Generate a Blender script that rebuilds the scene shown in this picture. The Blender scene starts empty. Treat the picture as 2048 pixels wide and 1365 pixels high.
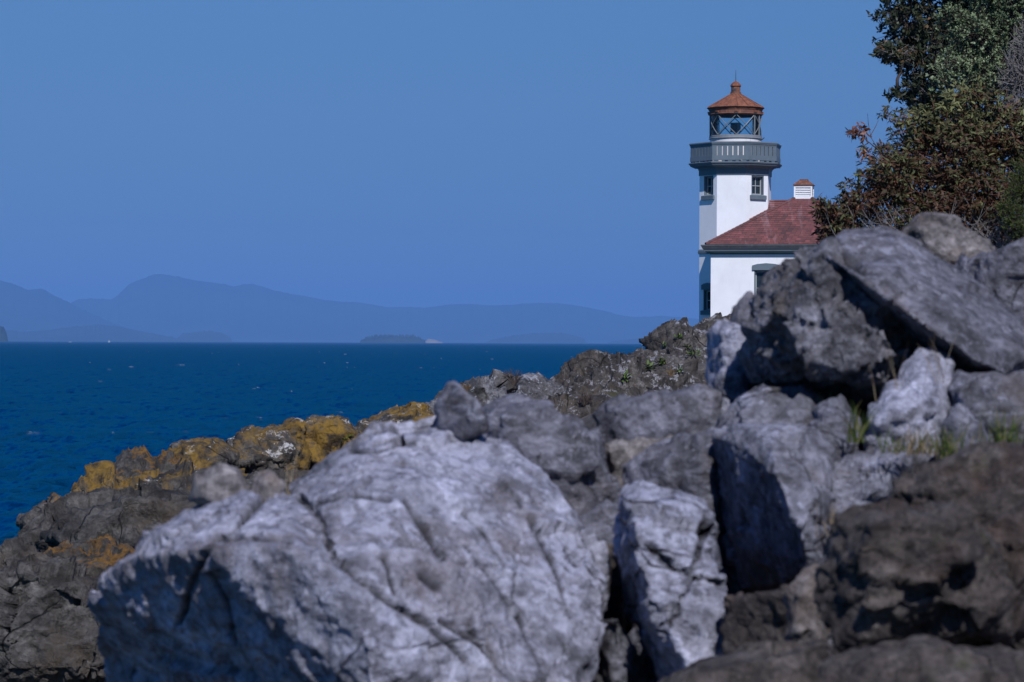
import bpy, bmesh, math, random
import numpy as np
from mathutils import Vector, Matrix

# ------------------------------------------------------------------ camera, sky, sun, exposure
SC = bpy.context.scene
COL = SC.collection
F = 5689.0                 # focal length in pixels of the 2048 px wide photograph (100 mm on 36 mm)
EYE = 5.5                  # eye height above the sea
ROLL = 0.0039
CX, CY = 1024.0, 682.5
HOR = 3.0

cam_d = bpy.data.cameras.new('camera')
cam = bpy.data.objects.new('camera', cam_d)
COL.objects.link(cam)
cam_d.lens = 100.0
cam_d.sensor_width = 36.0
cam_d.shift_y = HOR / 2048.0
cam_d.clip_start = 0.1
cam_d.clip_end = 150000.0
cr, sr = math.cos(ROLL), math.sin(ROLL)
cam.matrix_world = Matrix(((cr, -sr, 0, 0), (0, 0, -1, 0), (sr, cr, 0, EYE), (0, 0, 0, 1)))
cam_d.dof.use_dof = True
cam_d.dof.focus_distance = 118.0
cam_d.dof.aperture_fstop = 7.6
SC.camera = cam

SUN_AZ = math.radians(12.0)      # to the right of the direction straight behind the camera
SUN_EL = math.radians(44.0)
SUN = Vector((math.sin(SUN_AZ) * math.cos(SUN_EL), -math.cos(SUN_AZ) * math.cos(SUN_EL), math.sin(SUN_EL)))

world = bpy.data.worlds.new('World')
SC.world = world
world.use_nodes = True
wn = world.node_tree
wn.nodes.clear()
w_out = wn.nodes.new('ShaderNodeOutputWorld')
w_bg = wn.nodes.new('ShaderNodeBackground')
w_sky = wn.nodes.new('ShaderNodeTexSky')
w_sky.sky_type = 'NISHITA'
w_sky.sun_disc = False
w_sky.sun_elevation = SUN_EL
w_sky.sun_rotation = math.pi - SUN_AZ
w_sky.altitude = 0.0
w_sky.air_density = 1.0
w_sky.dust_density = 0.0
w_sky.ozone_density = 3.0
w_tint = wn.nodes.new('ShaderNodeMix')
w_tint.data_type = 'RGBA'
w_tint.blend_type = 'MULTIPLY'
w_tint.inputs[0].default_value = 1.0
w_tint.inputs[7].default_value = (0.205, 0.385, 0.855, 1.0)
w_bg.inputs['Strength'].default_value = 0.064
w_geo = wn.nodes.new('ShaderNodeTexCoord')
w_map = wn.nodes.new('ShaderNodeVectorMath'); w_map.operation = 'MULTIPLY'
w_map.inputs[1].default_value = (1.0, 1.0, 0.22)
w_nrm = wn.nodes.new('ShaderNodeVectorMath'); w_nrm.operation = 'NORMALIZE'
wn.links.new(w_geo.outputs['Generated'], w_map.inputs[0])
wn.links.new(w_map.outputs[0], w_nrm.inputs[0])
wn.links.new(w_nrm.outputs[0], w_sky.inputs['Vector'])
wn.links.new(w_sky.outputs[0], w_tint.inputs[6])
wn.links.new(w_tint.outputs[2], w_bg.inputs['Color'])
wn.links.new(w_bg.outputs[0], w_out.inputs['Surface'])

sun_d = bpy.data.lights.new('sun', 'SUN')
sun_d.energy = 4.6
sun_d.angle = math.radians(0.53)
sun_d.color = (1.0, 0.91, 0.82)
sun = bpy.data.objects.new('sun', sun_d)
sun.rotation_euler = SUN.to_track_quat('Z', 'Y').to_euler()
sun.location = (0, -20, 60)
COL.objects.link(sun)

SC.view_settings.view_transform = 'Standard'
SC.view_settings.look = 'None'
SC.view_settings.exposure = 0.0
SC.view_settings.gamma = 1.0
SC.view_settings.use_curve_mapping = False
SC.view_settings.use_white_balance = True
SC.view_settings.white_balance_temperature = 5700
SC.view_settings.white_balance_tint = 9
SC.render.engine = 'CYCLES'
SC.cycles.use_denoising = True
SC.cycles.max_bounces = 5
SC.cycles.diffuse_bounces = 3
SC.cycles.glossy_bounces = 2
SC.cycles.transmission_bounces = 3
SC.cycles.transparent_max_bounces = 12
SC.cycles.volume_bounces = 0
SC.cycles.sample_clamp_indirect = 6.0

# ------------------------------------------------------------------ helpers
def P(px, py, d):
    """the point d metres ahead that shows at this pixel of the photograph"""
    u, v = px - CX, CY - py
    X = u * cr - (v + HOR) * sr
    Z = u * sr + (v + HOR) * cr
    return Vector((X / F * d, d, EYE + Z / F * d))

def PX(co):
    """numpy (n,3) -> pixel coordinates in the photograph"""
    X = co[:, 0] / co[:, 1] * F
    Z = (co[:, 2] - EYE) / co[:, 1] * F
    u = X * cr + Z * sr
    v = -X * sr + Z * cr
    return u + CX, CY - (v - HOR)

def link(o, parent=None):
    COL.objects.link(o)
    if parent is not None:
        o.parent = parent
    return o

def tag(o, label, cat=None, group=None, kind=None):
    if label: o['label'] = label
    if cat: o['category'] = cat
    if group: o['group'] = group
    if kind: o['kind'] = kind
    return o

def empty(name, loc, rz=0.0):
    o = bpy.data.objects.new(name, None)
    o.empty_display_size = 0.3
    o.location = loc
    o.rotation_euler = (0, 0, rz)
    return link(o)

def mesh_obj(name, verts, faces, mat=None, parent=None, smooth=False):
    me = bpy.data.meshes.new(name)
    if isinstance(verts, np.ndarray):
        verts = verts.tolist()
    if isinstance(faces, np.ndarray):
        faces = faces.tolist()
    me.from_pydata(verts, [], faces)
    if smooth:
        me.polygons.foreach_set('use_smooth', [True] * len(me.polygons))
    me.update()
    o = bpy.data.objects.new(name, me)
    if mat is not None:
        me.materials.append(mat)
    return link(o, parent)

class MB:
    """collects boxes, tubes and lathes into one mesh"""
    def __init__(self):
        self.v, self.f = [], []
    def quad(self, a, b, c, d):
        n = len(self.v); self.v += [tuple(a), tuple(b), tuple(c), tuple(d)]; self.f.append((n, n+1, n+2, n+3))
    def poly(self, pts):
        n = len(self.v); self.v += [tuple(p) for p in pts]; self.f.append(tuple(range(n, n+len(pts))))
    def box(self, c, s, ax=None):
        ax = ax or (Vector((1, 0, 0)), Vector((0, 1, 0)), Vector((0, 0, 1)))
        c = Vector(c); n = len(self.v)
        for k in (-1, 1):
            for j in (-1, 1):
                for i in (-1, 1):
                    self.v.append(tuple(c + ax[0]*(i*s[0]/2) + ax[1]*(j*s[1]/2) + ax[2]*(k*s[2]/2)))
        for q in ((0, 2, 3, 1), (4, 5, 7, 6), (0, 1, 5, 4), (2, 6, 7, 3), (0, 4, 6, 2), (1, 3, 7, 5)):
            self.f.append(tuple(n+i for i in q))
        return self
    def tube(self, pts, rad, n=6, caps=True):
        pts = [Vector(p) for p in pts]
        if not hasattr(rad, '__len__'): rad = [rad] * len(pts)
        rings = []
        for i, p in enumerate(pts):
            t = (pts[min(i+1, len(pts)-1)] - pts[max(i-1, 0)])
            if t.length < 1e-9: t = Vector((0, 0, 1))
            t.normalize()
            a = t.cross(Vector((0, 0, 1)) if abs(t.z) < 0.95 else Vector((1, 0, 0))).normalized()
            b = t.cross(a)
            s = len(self.v)
            for k in range(n):
                q = 2*math.pi*k/n
                self.v.append(tuple(p + (a*math.cos(q) + b*math.sin(q))*rad[i]))
            rings.append(s)
        for r0, r1 in zip(rings, rings[1:]):
            for k in range(n):
                self.f.append((r0+k, r0+(k+1) % n, r1+(k+1) % n, r1+k))
        if caps:
            self.f.append(tuple(rings[0]+k for k in reversed(range(n))))
            self.f.append(tuple(rings[-1]+k for k in range(n)))
        return self
    def lathe(self, prof, n=32, off=0.0, scale=1.0, c=(0, 0)):
        """prof = [(radius, z)]; closed at radius 0"""
        rings = []
        for r, z in prof:
            s = len(self.v)
            for k in range(n):
                q = 2*math.pi*k/n + off
                self.v.append((c[0]+math.sin(q)*r*scale, c[1]-math.cos(q)*r*scale, z))
            rings.append(s)
        for r0, r1 in zip(rings, rings[1:]):
            for k in range(n):
                self.f.append((r0+k, r0+(k+1) % n, r1+(k+1) % n, r1+k))
        return self
    def build(self, name, mat=None, parent=None, smooth=False):
        return mesh_obj(name, self.v, self.f, mat, parent, smooth)

# ---- numpy noise
_rng = np.random.RandomState(11)
_TAB = _rng.rand(65536).astype(np.float32)
_TAB8 = _rng.rand(65536, 7).astype(np.float32)
def _h(ix, iy, iz, s=0):
    h = (ix*73856093) ^ (iy*19349663) ^ (iz*83492791) ^ (s*2654435)
    h = (h ^ (h >> 13)) * 1274126177
    h = h ^ (h >> 16)
    return _TAB[h & 65535]
def _h8(ix, iy, iz, s=0):
    h = (ix*73856093) ^ (iy*19349663) ^ (iz*83492791) ^ (s*2654435)
    h = (h ^ (h >> 13)) * 1274126177
    return _TAB8[(h ^ (h >> 16)) & 65535]
def vnoise(p, s=0):
    i = np.floor(p).astype(np.int64); f = (p - i); u = f*f*f*(f*(f*6-15)+10)
    x, y, z = i[:, 0], i[:, 1], i[:, 2]
    def L(a, b, t): return a + (b-a)*t
    c = [[[_h(x+a, y+b, z+d, s) for d in (0, 1)] for b in (0, 1)] for a in (0, 1)]
    r = [[L(c[a][b][0], c[a][b][1], u[:, 2]) for b in (0, 1)] for a in (0, 1)]
    return L(L(r[0][0], r[0][1], u[:, 1]), L(r[1][0], r[1][1], u[:, 1]), u[:, 0])*2-1
def fbm(p, oct=5, gain=0.5, lac=2.03, s=0):
    a, t, n = 1.0, 0.0, 0.0
    for k in range(oct):
        t = t + a*vnoise(p, s+k); n += a; a *= gain; p = p*lac + 3.7
    return t/n
def ridged(p, oct=5, gain=0.5, lac=2.07, s=0):
    a, t, n = 1.0, 0.0, 0.0
    for k in range(oct):
        t = t + a*(1-np.abs(vnoise(p, s+k))*2); n += a; a *= gain; p = p*lac + 5.1
    return t/n
def worley(p, s=0):
    """F1, F2 and a random number and tilt of the nearest cell"""
    p = p-0.5
    i = np.floor(p).astype(np.int64)
    n = len(p); f1 = np.full(n, 9.0); f2 = np.full(n, 9.0); cid = np.zeros(n); gx = np.zeros((n, 3)); dl = np.zeros((n, 3))
    for a in (0, 1):
        for b in (0, 1):
            for c in (0, 1):
                q = i+np.array([a, b, c])
                hh = _h8(q[:, 0], q[:, 1], q[:, 2], s)
                dv = p-q-(hh[:, :3]-0.5)*0.8
                d = np.sqrt((dv**2).sum(1))
                m = d < f1
                f2 = np.where(m, f1, np.minimum(f2, d)); f1 = np.where(m, d, f1); cid = np.where(m, hh[:, 3], cid)
                dl[m] = dv[m]; gx[m] = hh[m, 4:7]-0.5
    return f1, f2, cid, (gx*dl).sum(1)

# ---- materials
def new_mat(name):
    m = bpy.data.materials.new(name); m.use_nodes = True
    nt = m.node_tree
    return m, nt, nt.nodes['Principled BSDF']
def N(nt, kind, **kw):
    n = nt.nodes.new('ShaderNode'+kind)
    for k, v in kw.items():
        if k.startswith('i_'):
            n.inputs[k[2:].replace('_', ' ')].default_value = v
        else:
            setattr(n, k, v)
    return n
def LK(nt, a, b): nt.links.new(a, b)
def ramp(nt, fac, stops, interp='LINEAR'):
    r = nt.nodes.new('ShaderNodeValToRGB'); cr_ = r.color_ramp; cr_.interpolation = interp
    while len(cr_.elements) < len(stops): cr_.elements.new(0.5)
    for e, (p, c) in zip(cr_.elements, stops):
        e.position = p
        e.color = (c, c, c, 1) if not hasattr(c, '__len__') else (*c, 1)
    LK(nt, fac, r.inputs[0])
    return r.outputs[0]
def mixc(nt, fac, a, b, mode='MIX'):
    m = nt.nodes.new('ShaderNodeMix'); m.data_type = 'RGBA'; m.blend_type = mode
    for s, v in ((0, fac), (6, a), (7, b)):
        if isinstance(v, (int, float)): m.inputs[s].default_value = v
        elif hasattr(v, '__len__'): m.inputs[s].default_value = (*v, 1)
        else: LK(nt, v, m.inputs[s])
    return m.outputs[2]
def mth(nt, op, a, b=None, clamp=False):
    m = nt.nodes.new('ShaderNodeMath'); m.operation = op; m.use_clamp = clamp
    for s, v in ((0, a), (1, b)):
        if v is None: continue
        if isinstance(v, (int, float)): m.inputs[s].default_value = v
        else: LK(nt, v, m.inputs[s])
    return m.outputs[0]
def noise(nt, vec, scale, detail=6, rough=0.55, dist=0.0):
    n = N(nt, 'TexNoise'); n.inputs['Scale'].default_value = scale; n.inputs['Detail'].default_value = detail
    n.inputs['Roughness'].default_value = rough; n.inputs['Distortion'].default_value = dist
    LK(nt, vec, n.inputs['Vector']); return n.outputs[0]
def bump(nt, h, strength, dist, nrm=None):
    b = N(nt, 'Bump'); b.inputs['Strength'].default_value = strength; b.inputs['Distance'].default_value = dist
    LK(nt, h, b.inputs['Height'])
    if nrm is not None: LK(nt, nrm, b.inputs['Normal'])
    return b.outputs[0]
def coords(nt, stretch=None, rot=None):
    g = N(nt, 'NewGeometry').outputs['Position']
    if stretch is None: return g
    m = N(nt, 'Mapping'); m.inputs['Scale'].default_value = stretch
    if rot: m.inputs['Rotation'].default_value = rot
    LK(nt, g, m.inputs['Vector']); return m.outputs[0]

def paint(name, col, rough=0.6, var=0.12, scale=3.0, bmp=0.0, streak=None, local=True):
    m, nt, b = new_mat(name)
    c = N(nt, 'TexCoord').outputs['Object'] if local else coords(nt)
    n = noise(nt, c, scale, 5, 0.6)
    dark = tuple(x*(1-var) for x in col); lite = tuple(min(1, x*(1+var*0.5)) for x in col)
    cc = ramp(nt, n, [(0.3, dark), (0.7, lite)])
    if streak:
        mp = N(nt, 'Mapping'); mp.inputs['Scale'].default_value = (6, 6, 0.8); LK(nt, c, mp.inputs['Vector'])
        s = noise(nt, mp.outputs[0], 1.6, 5, 0.6)
        cc = mixc(nt, ramp(nt, s, [(streak[1], 0.0), (streak[1]+0.08, streak[2])]), cc, streak[0])
    LK(nt, cc, b.inputs['Base Color'])
    b.inputs['Roughness'].default_value = rough
    if bmp:
        LK(nt, bump(nt, noise(nt, c, scale*6, 4, 0.6), bmp, 0.01), b.inputs['Normal'])
    return m

def rock_mat(name, dark, mid, light, scale=4.0, stain=None, stain_amt=0.0, lichen=None, lichen_lo=0.55, lichen_soft=0.08,
             fleck=0.0, crack=0.6, crack_scale=3.0, bdist=0.02, fine=40.0, streak=0.0, speck=(0.55, 0.54, 0.53), up=0.5, green=0.0):
    m, nt, b = new_mat(name)
    c = coords(nt)
    warp = N(nt, 'TexNoise'); warp.inputs['Scale'].default_value = scale*0.7; warp.inputs['Detail'].default_value = 4
    LK(nt, c, warp.inputs['Vector'])
    wc = N(nt, 'VectorMath', operation='MULTIPLY_ADD'); LK(nt, warp.outputs['Color'], wc.inputs[0])
    wc.inputs[1].default_value = (0.55/scale,)*3; LK(nt, c, wc.inputs[2]); wc = wc.outputs[0]
    n1 = noise(nt, wc, scale, 10, 0.66, 0.2)
    col = ramp(nt, n1, [(0.30, dark), (0.47, mid), (0.62, light), (0.75, tuple(min(1, x*1.25) for x in light))])
    nf = noise(nt, c, fine, 6, 0.7)
    col = mixc(nt, 0.85, col, ramp(nt, nf, [(0.30, 0.25), (0.5, 0.95), (0.70, 1.75)]), 'MULTIPLY')
    nm = noise(nt, wc, scale*3.1, 6, 0.65)
    col = mixc(nt, 0.7, col, ramp(nt, nm, [(0.34, 0.42), (0.5, 1.0), (0.68, 1.45)]), 'MULTIPLY')
    nl = noise(nt, wc, scale*0.38, 5, 0.6)
    col = mixc(nt, 0.8, col, ramp(nt, nl, [(0.34, 0.55), (0.5, 0.95), (0.66, 1.2)]), 'MULTIPLY')
    if scale >= 3:
        ch = noise(nt, c, scale*5.0, 9, 0.72, 0.3)
        col = mixc(nt, ramp(nt, ch, [(0.385, 0.7), (0.415, 0.0)]), col, tuple(x*0.75 for x in dark))
        col = mixc(nt, ramp(nt, ch, [(0.585, 0.0), (0.61, 0.5)]), col, tuple(min(1, x*1.35) for x in light))
    if streak:
        sc_ = coords(nt, (scale*0.5, scale*2.2, scale*3.5), (0.5, 0.6, 0.3))
        s = noise(nt, sc_, 1.3, 8, 0.65, 0.6)
        col = mixc(nt, ramp(nt, s, [(0.52, 0.0), (0.66, streak)]), col, tuple(min(1, x*1.7+0.05) for x in light))
        s2 = noise(nt, sc_, 0.8, 8, 0.65, 0.4)
        col = mixc(nt, ramp(nt, s2, [(0.34, streak), (0.46, 0.0)]), col, dark)
    if stain:
        s = noise(nt, wc, scale*0.55, 7, 0.62)
        col = mixc(nt, ramp(nt, s, [(0.52, 0.0), (0.68, stain_amt)]), col, stain)
    cn = noise(nt, coords(nt, (1.0, 1.0, 0.6), (0.2, 0.5, 0.3)), crack_scale*0.42, 2, 0.35, 0.0); cn2 = noise(nt, coords(nt, (1.0, 0.7, 1.6), (0.4, 0.3, 0.8)), crack_scale*0.5, 2, 0.35, 0.0)
    pn = noise(nt, c, scale*0.45, 3, 0.5)
    gate = ramp(nt, pn, [(0.47, 0.0), (0.60, 1.0)])
    cd = mth(nt, 'MINIMUM', mth(nt, 'ABSOLUTE', mth(nt, 'SUBTRACT', cn, 0.5)), mth(nt, 'ABSOLUTE', mth(nt, 'SUBTRACT', cn2, 0.47)))
    ck = mth(nt, 'MULTIPLY', ramp(nt, cd, [(0.0, 1.0), (0.0045, 0.0)]), gate)
    col = mixc(nt, mth(nt, 'MULTIPLY', ck, crack), col, tuple(x*0.35 for x in dark))
    nz = N(nt, 'SeparateXYZ'); LK(nt, N(nt, 'NewGeometry').outputs['Normal'], nz.inputs[0]); nz = nz.outputs[2]
    if fleck:
        fl = noise(nt, wc, fine*0.55, 7, 0.78)
        fl2 = noise(nt, c, scale*0.8, 3, 0.5)
        k = mth(nt, 'ADD', fl, mth(nt, 'MULTIPLY', mth(nt, 'SUBTRACT', fl2, 0.5), 0.45))
        k = mth(nt, 'ADD', k, mth(nt, 'MULTIPLY', mth(nt, 'SUBTRACT', nz, 0.4), 0.08))
        col = mixc(nt, ramp(nt, k, [(0.63-fleck*0.12, 0.0), (0.66-fleck*0.12, 0.85)]), col, speck)
    if green:
        g = noise(nt, wc, scale*1.3, 6, 0.65)
        col = mixc(nt, ramp(nt, g, [(0.60, 0.0), (0.70, green)]), col, (0.075, 0.085, 0.03))
    ca = N(nt, 'Attribute', attribute_name='crack').outputs['Fac']
    col = mixc(nt, mth(nt, 'MULTIPLY', ca, 0.88), col, tuple(x*0.16 for x in dark))
    rough = 0.85
    if lichen:
        l1 = noise(nt, wc, scale*0.9, 8, 0.68)
        l2 = noise(nt, c, scale*0.22, 3, 0.5)
        k = mth(nt, 'ADD', l1, mth(nt, 'MULTIPLY', mth(nt, 'SUBTRACT', nz, 0.35), up*0.35))
        k = mth(nt, 'ADD', k, mth(nt, 'MULTIPLY', mth(nt, 'SUBTRACT', l2, 0.5), 0.9))
        lf = mth(nt, 'MULTIPLY', ramp(nt, k, [(lichen_lo, 0.0), (lichen_lo+lichen_soft, 0.92)]), ramp(nt, noise(nt, wc, fine*0.6, 6, 0.7), [(0.36, 0.12), (0.52, 1.0)]))
        lc = ramp(nt, noise(nt, c, fine*0.35, 5, 0.7), [(0.3, tuple(x*0.42 for x in lichen)), (0.52, lichen), (0.75, tuple(min(1, x*1.35) for x in lichen))])
        col = mixc(nt, lf, col, lc)
    LK(nt, col, b.inputs['Base Color'])
    b.inputs['Roughness'].default_value = rough
    b.inputs['Specular IOR Level'].default_value = 0.3
    hh = mth(nt, 'SUBTRACT', mth(nt, 'ADD', mth(nt, 'MULTIPLY', n1, 1.0), mth(nt, 'ADD', mth(nt, 'MULTIPLY', nf, 0.5), mth(nt, 'MULTIPLY', nm, 0.8))), mth(nt, 'MULTIPLY', ck, 0.5))
    LK(nt, bump(nt, hh, 0.9, bdist), b.inputs['Normal'])
    return m
# ------------------------------------------------------------------ sea
def sea_material():
    m, nt, b = new_mat('sea_water')
    c = coords(nt, (0.8, 1.0, 1.0))
    c2 = coords(nt, (1.0, 0.42, 1.0), (0, 0, 0.12))
    n1 = noise(nt, c2, 0.34, 7, 0.78, 0.2)
    n2 = noise(nt, c, 0.16, 3, 0.5)
    col = ramp(nt, n2, [(0.35, (0.0, 0.007, 0.021)), (0.65, (0.0, 0.011, 0.032))])
    at = N(nt, 'Attribute', attribute_name='foam')
    fo = mth(nt, 'MULTIPLY', at.outputs['Fac'], ramp(nt, noise(nt, c, 3.5, 5, 0.7), [(0.42, 0.0), (0.55, 1.0)]))
    col = mixc(nt, fo, col, (0.75, 0.78, 0.8))
    def slope(stretch, k, det):
        t = N(nt, 'TexNoise'); t.inputs['Scale'].default_value = 1.0; t.inputs['Detail'].default_value = det; t.inputs['Roughness'].default_value = 0.6
        LK(nt, coords(nt, stretch, (0, 0, 0.06)), t.inputs['Vector'])
        v = N(nt, 'VectorMath', operation='SUBTRACT'); LK(nt, t.outputs['Color'], v.inputs[0]); v.inputs[1].default_value = (0.5, 0.5, 0.5)
        w = N(nt, 'VectorMath', operation='MULTIPLY'); LK(nt, v.outputs[0], w.inputs[0]); w.inputs[1].default_value = k
        return w.outputs[0]
    def vadd(a, b_):
        v = N(nt, 'VectorMath', operation='ADD'); LK(nt, a, v.inputs[0]); LK(nt, b_, v.inputs[1]); return v.outputs[0]
    tilt = vadd(vadd(slope((0.5, 0.07, 1.0), (0.2, 0.5, 0.0), 2), slope((1.1, 0.16, 1.0), (0.6, 1.7, 0.0), 2)), slope((2.6, 0.6, 1.0), (0.8, 1.8, 0.0), 3))
    nn = N(nt, 'VectorMath', operation='NORMALIZE'); LK(nt, vadd(N(nt, 'NewGeometry').outputs['Normal'], tilt), nn.inputs[0])
    nrm = nn.outputs[0]
    df = N(nt, 'BsdfDiffuse'); LK(nt, col, df.inputs['Color']); LK(nt, nrm, df.inputs['Normal'])
    gl = N(nt, 'BsdfGlossy'); gl.inputs['Color'].default_value = (0.13, 0.62, 0.78, 1); gl.inputs['Roughness'].default_value = 0.18; LK(nt, nrm, gl.inputs['Normal'])
    fr = N(nt, 'Fresnel'); fr.inputs['IOR'].default_value = 1.33; LK(nt, nrm, fr.inputs['Normal'])
    k = mth(nt, 'MULTIPLY', mth(nt, 'MULTIPLY', fr.outputs[0], 0.36), mth(nt, 'SUBTRACT', 1.0, fo))
    mx = N(nt, 'MixShader'); LK(nt, k, mx.inputs[0]); LK(nt, df.outputs[0], mx.inputs[1]); LK(nt, gl.outputs[0], mx.inputs[2])
    LK(nt, mx.outputs[0], nt.nodes['Material Output'].inputs['Surface']); nt.nodes.remove(b)
    return m

def build_sea():
    ys = [0.62, 0.8, 1.0, 1.25, 1.5] + list(np.arange(1.8, 30, 0.7)) + list(np.arange(30, 160, 1.1)) + list(np.arange(160, 450, 1.35)) + [520, 640, 900, 1500, 4000, 20000]
    r = EYE*F/np.array(ys, dtype=float)
    r = r[::-1]
    fine = np.radians(np.linspace(-11.4, 6.0, 690))
    coarse = np.radians(np.concatenate([np.linspace(6.0, 348.6, 120)[1:-1]]))
    th = np.concatenate([fine, coarse])
    n, m = len(r), len(th)
    R, T = np.meshgrid(r, th, indexing='ij')
    X = R*np.sin(T); Y = R*np.cos(T)
    p = np.stack([X.ravel(), Y.ravel(), np.zeros(X.size)], 1)
    def wn(lx, ly, s, turn=0.25, fn=ridged, oct=2):
        c_, s_ = math.cos(turn), math.sin(turn)
        q = np.stack([(p[:, 0]*c_+p[:, 1]*s_)/lx, (-p[:, 0]*s_+p[:, 1]*c_)/ly, np.zeros(len(p))+s*7.3], 1)
        return fn(q, oct, s=s*10)
    dist = R.ravel()
    big = wn(10, 6.0, 1, 0.3, fbm)
    mid = wn(2.6, 3.2, 2, 0.15)
    sm = wn(1.1, 0.9, 3, 0.4)
    amp = np.clip(dist/60, 0, 1)*np.clip(1.15-dist/5000, 0.0, 1)
    gust = 0.7+0.5*wn(90, 45, 5, 0.2, fbm)
    h = (0.26*big + 0.19*mid*gust + 0.09*sm)*amp
    p[:, 2] = h
    foam = (dist < 1700)*np.clip((mid-0.84)*7, 0, 1)*np.clip((big-0.30)*6, 0, 1)*np.clip((wn(30, 14, 6, 0.1, fbm)-0.05)*5, 0, 1)
    idx = np.arange(n*m).reshape(n, m)
    a = idx[:-1, :]; b = np.roll(idx, -1, 1)[:-1, :]; c = np.roll(idx, -1, 1)[1:, :]; d = idx[1:, :]
    fc = np.stack([a, b, c, d], 2).reshape(-1, 4)
    me = bpy.data.meshes.new('sea')
    me.vertices.add(n*m); me.vertices.foreach_set('co', p.astype(np.float32).ravel())
    me.loops.add(len(fc)*4); me.loops.foreach_set('vertex_index', fc[:, ::-1].astype(np.int32).ravel())
    me.polygons.add(len(fc)); me.polygons.foreach_set('loop_start', np.arange(len(fc), dtype=np.int32)*4)
    me.polygons.foreach_set('use_smooth', np.ones(len(fc), dtype=bool))
    me.update(calc_edges=True)
    at = me.attributes.new('foam', 'FLOAT', 'POINT'); at.data.foreach_set('value', foam.astype(np.float32))
    me.materials.append(sea_material())
    o = bpy.data.objects.new('sea', me); link(o); o['kind'] = 'structure'
    o['label'] = 'deep blue choppy sea stretching to the hills'
    return o
build_sea()

# ------------------------------------------------------------------ coastal ground
_CTRL = np.array([
 (0,0,3.6),(0,6,3.6),(2,8,3.8),(-1.5,9,3.4),(-4,9,2.0),(-8,8,-1.5),(4,10,4.4),(6,12,5.0),(0,15,3.2),(3,20,4.0),(6,20,5.4),
 (-3,20,1.6),(-8,20,-1.5),(-3,33,1.0),(-6.5,34,0.2),(-10,34,-1.8),(0,33,2.6),(5,33,5.2),(7,47,6.7),(10,47,7.0),(2,47,3.7),
 (-4,48,1.6),(-8,48,-1.5),(0,60,2.9),(-5,62,-1.0),(4,65,4.2),(9,70,6.0),(1,80,2.6),(-3,80,-1.5),(6,95,4.9),(3,95,2.2),(0,95,-1.5),
 (12,95,6.3),(9.5,118,6.15),(6,118,4.3),(3,120,-0.3),(14,122,6.3),(20,125,6.6),(7,128,5.2),(4,135,-1.5),(12,140,5.5),(30,100,8.5),
 (30,50,9.5),(30,10,8),(15,10,6.2),(10,0,4.5),(-10,0,-1.5),(-12,-20,-1.5),(10,-20,5),(30,-20,8),(8,150,-1.5),(30,160,4),(40,150,6),
 (60,100,9),(60,10,9),(60,160,6),(-20,40,-2),(-20,0,-2),(-20,90,-2),(-5,110,-2),(0,140,-2),(0,170,-2),(15,172,-1),(-20,110,-3),(-20,130,-3),(-20,150,-3),(-20,172,-3),(-20,65,-3),(-20,20,-3),(-10,120,-3),(-10,80,-3),(-12,62,-2.5)], dtype=float)
def ground_z(x, y):
    x = np.atleast_1d(np.asarray(x, dtype=float)); y = np.atleast_1d(np.asarray(y, dtype=float))
    d2 = (x[:, None]-_CTRL[None, :, 0])**2 + ((y[:, None]-_CTRL[None, :, 1])*0.6)**2 + 0.15
    w = d2**-1.8
    return (w*_CTRL[None, :, 2]).sum(1)/w.sum(1)
soil = rock_mat('shore_ground', (0.035, 0.03, 0.026), (0.075, 0.066, 0.058), (0.13, 0.118, 0.10), 1.2, (0.09, 0.06, 0.03), 0.6, fleck=0.0, crack_scale=1.5, bdist=0.06, fine=14, green=0.5)
def build_ground():
    xs = np.concatenate([np.arange(-20, 26, 0.4), np.arange(26, 62, 2.0)])
    yy = np.concatenate([np.arange(-25, 140, 0.5), np.arange(140, 175, 1.5)])
    n, m = len(yy), len(xs)
    Yg, Xg = np.meshgrid(yy, xs, indexing='ij')
    z = ground_z(Xg.ravel(), Yg.ravel())
    p = np.stack([Xg.ravel(), Yg.ravel(), z], 1)
    p[:, 2] += 0.10*fbm(p*0.9, 4) + 0.05*ridged(p*2.3, 3) - 0.1
    idx = np.arange(n*m).reshape(n, m)
    fc = np.stack([idx[:-1, :-1], idx[:-1, 1:], idx[1:, 1:], idx[1:, :-1]], 2).reshape(-1, 4)
    o = mesh_obj('ground', p, fc, soil, smooth=True)
    o['kind'] = 'structure'; o['label'] = 'dark rocky soil of the coastal slope'
build_ground()

# ------------------------------------------------------------------ far hills and islands
def forest_mat(name, col):
    m, nt, b = new_mat(name)
    c = coords(nt)
    n1 = noise(nt, c, 0.0012, 7, 0.65); n2 = noise(nt, c, 0.008, 5, 0.6)
    cc = ramp(nt, n1, [(0.35, tuple(x*0.7 for x in col)), (0.65, tuple(x*1.3 for x in col))])
    LK(nt, mixc(nt, 0.6, cc, ramp(nt, n2, [(0.3, 0.5), (0.7, 1.3)]), 'MULTIPLY'), b.inputs['Base Color'])
    b.inputs['Roughness'].default_value = 0.95
    b.inputs['Specular IOR Level'].default_value = 0.0
    return m
M_FOREST = forest_mat('forested_slope', (0.030, 0.045, 0.032))
M_PALE = paint('bare_pale_rock', (0.24, 0.21, 0.18), 0.9, 0.2, 0.01)

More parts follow.
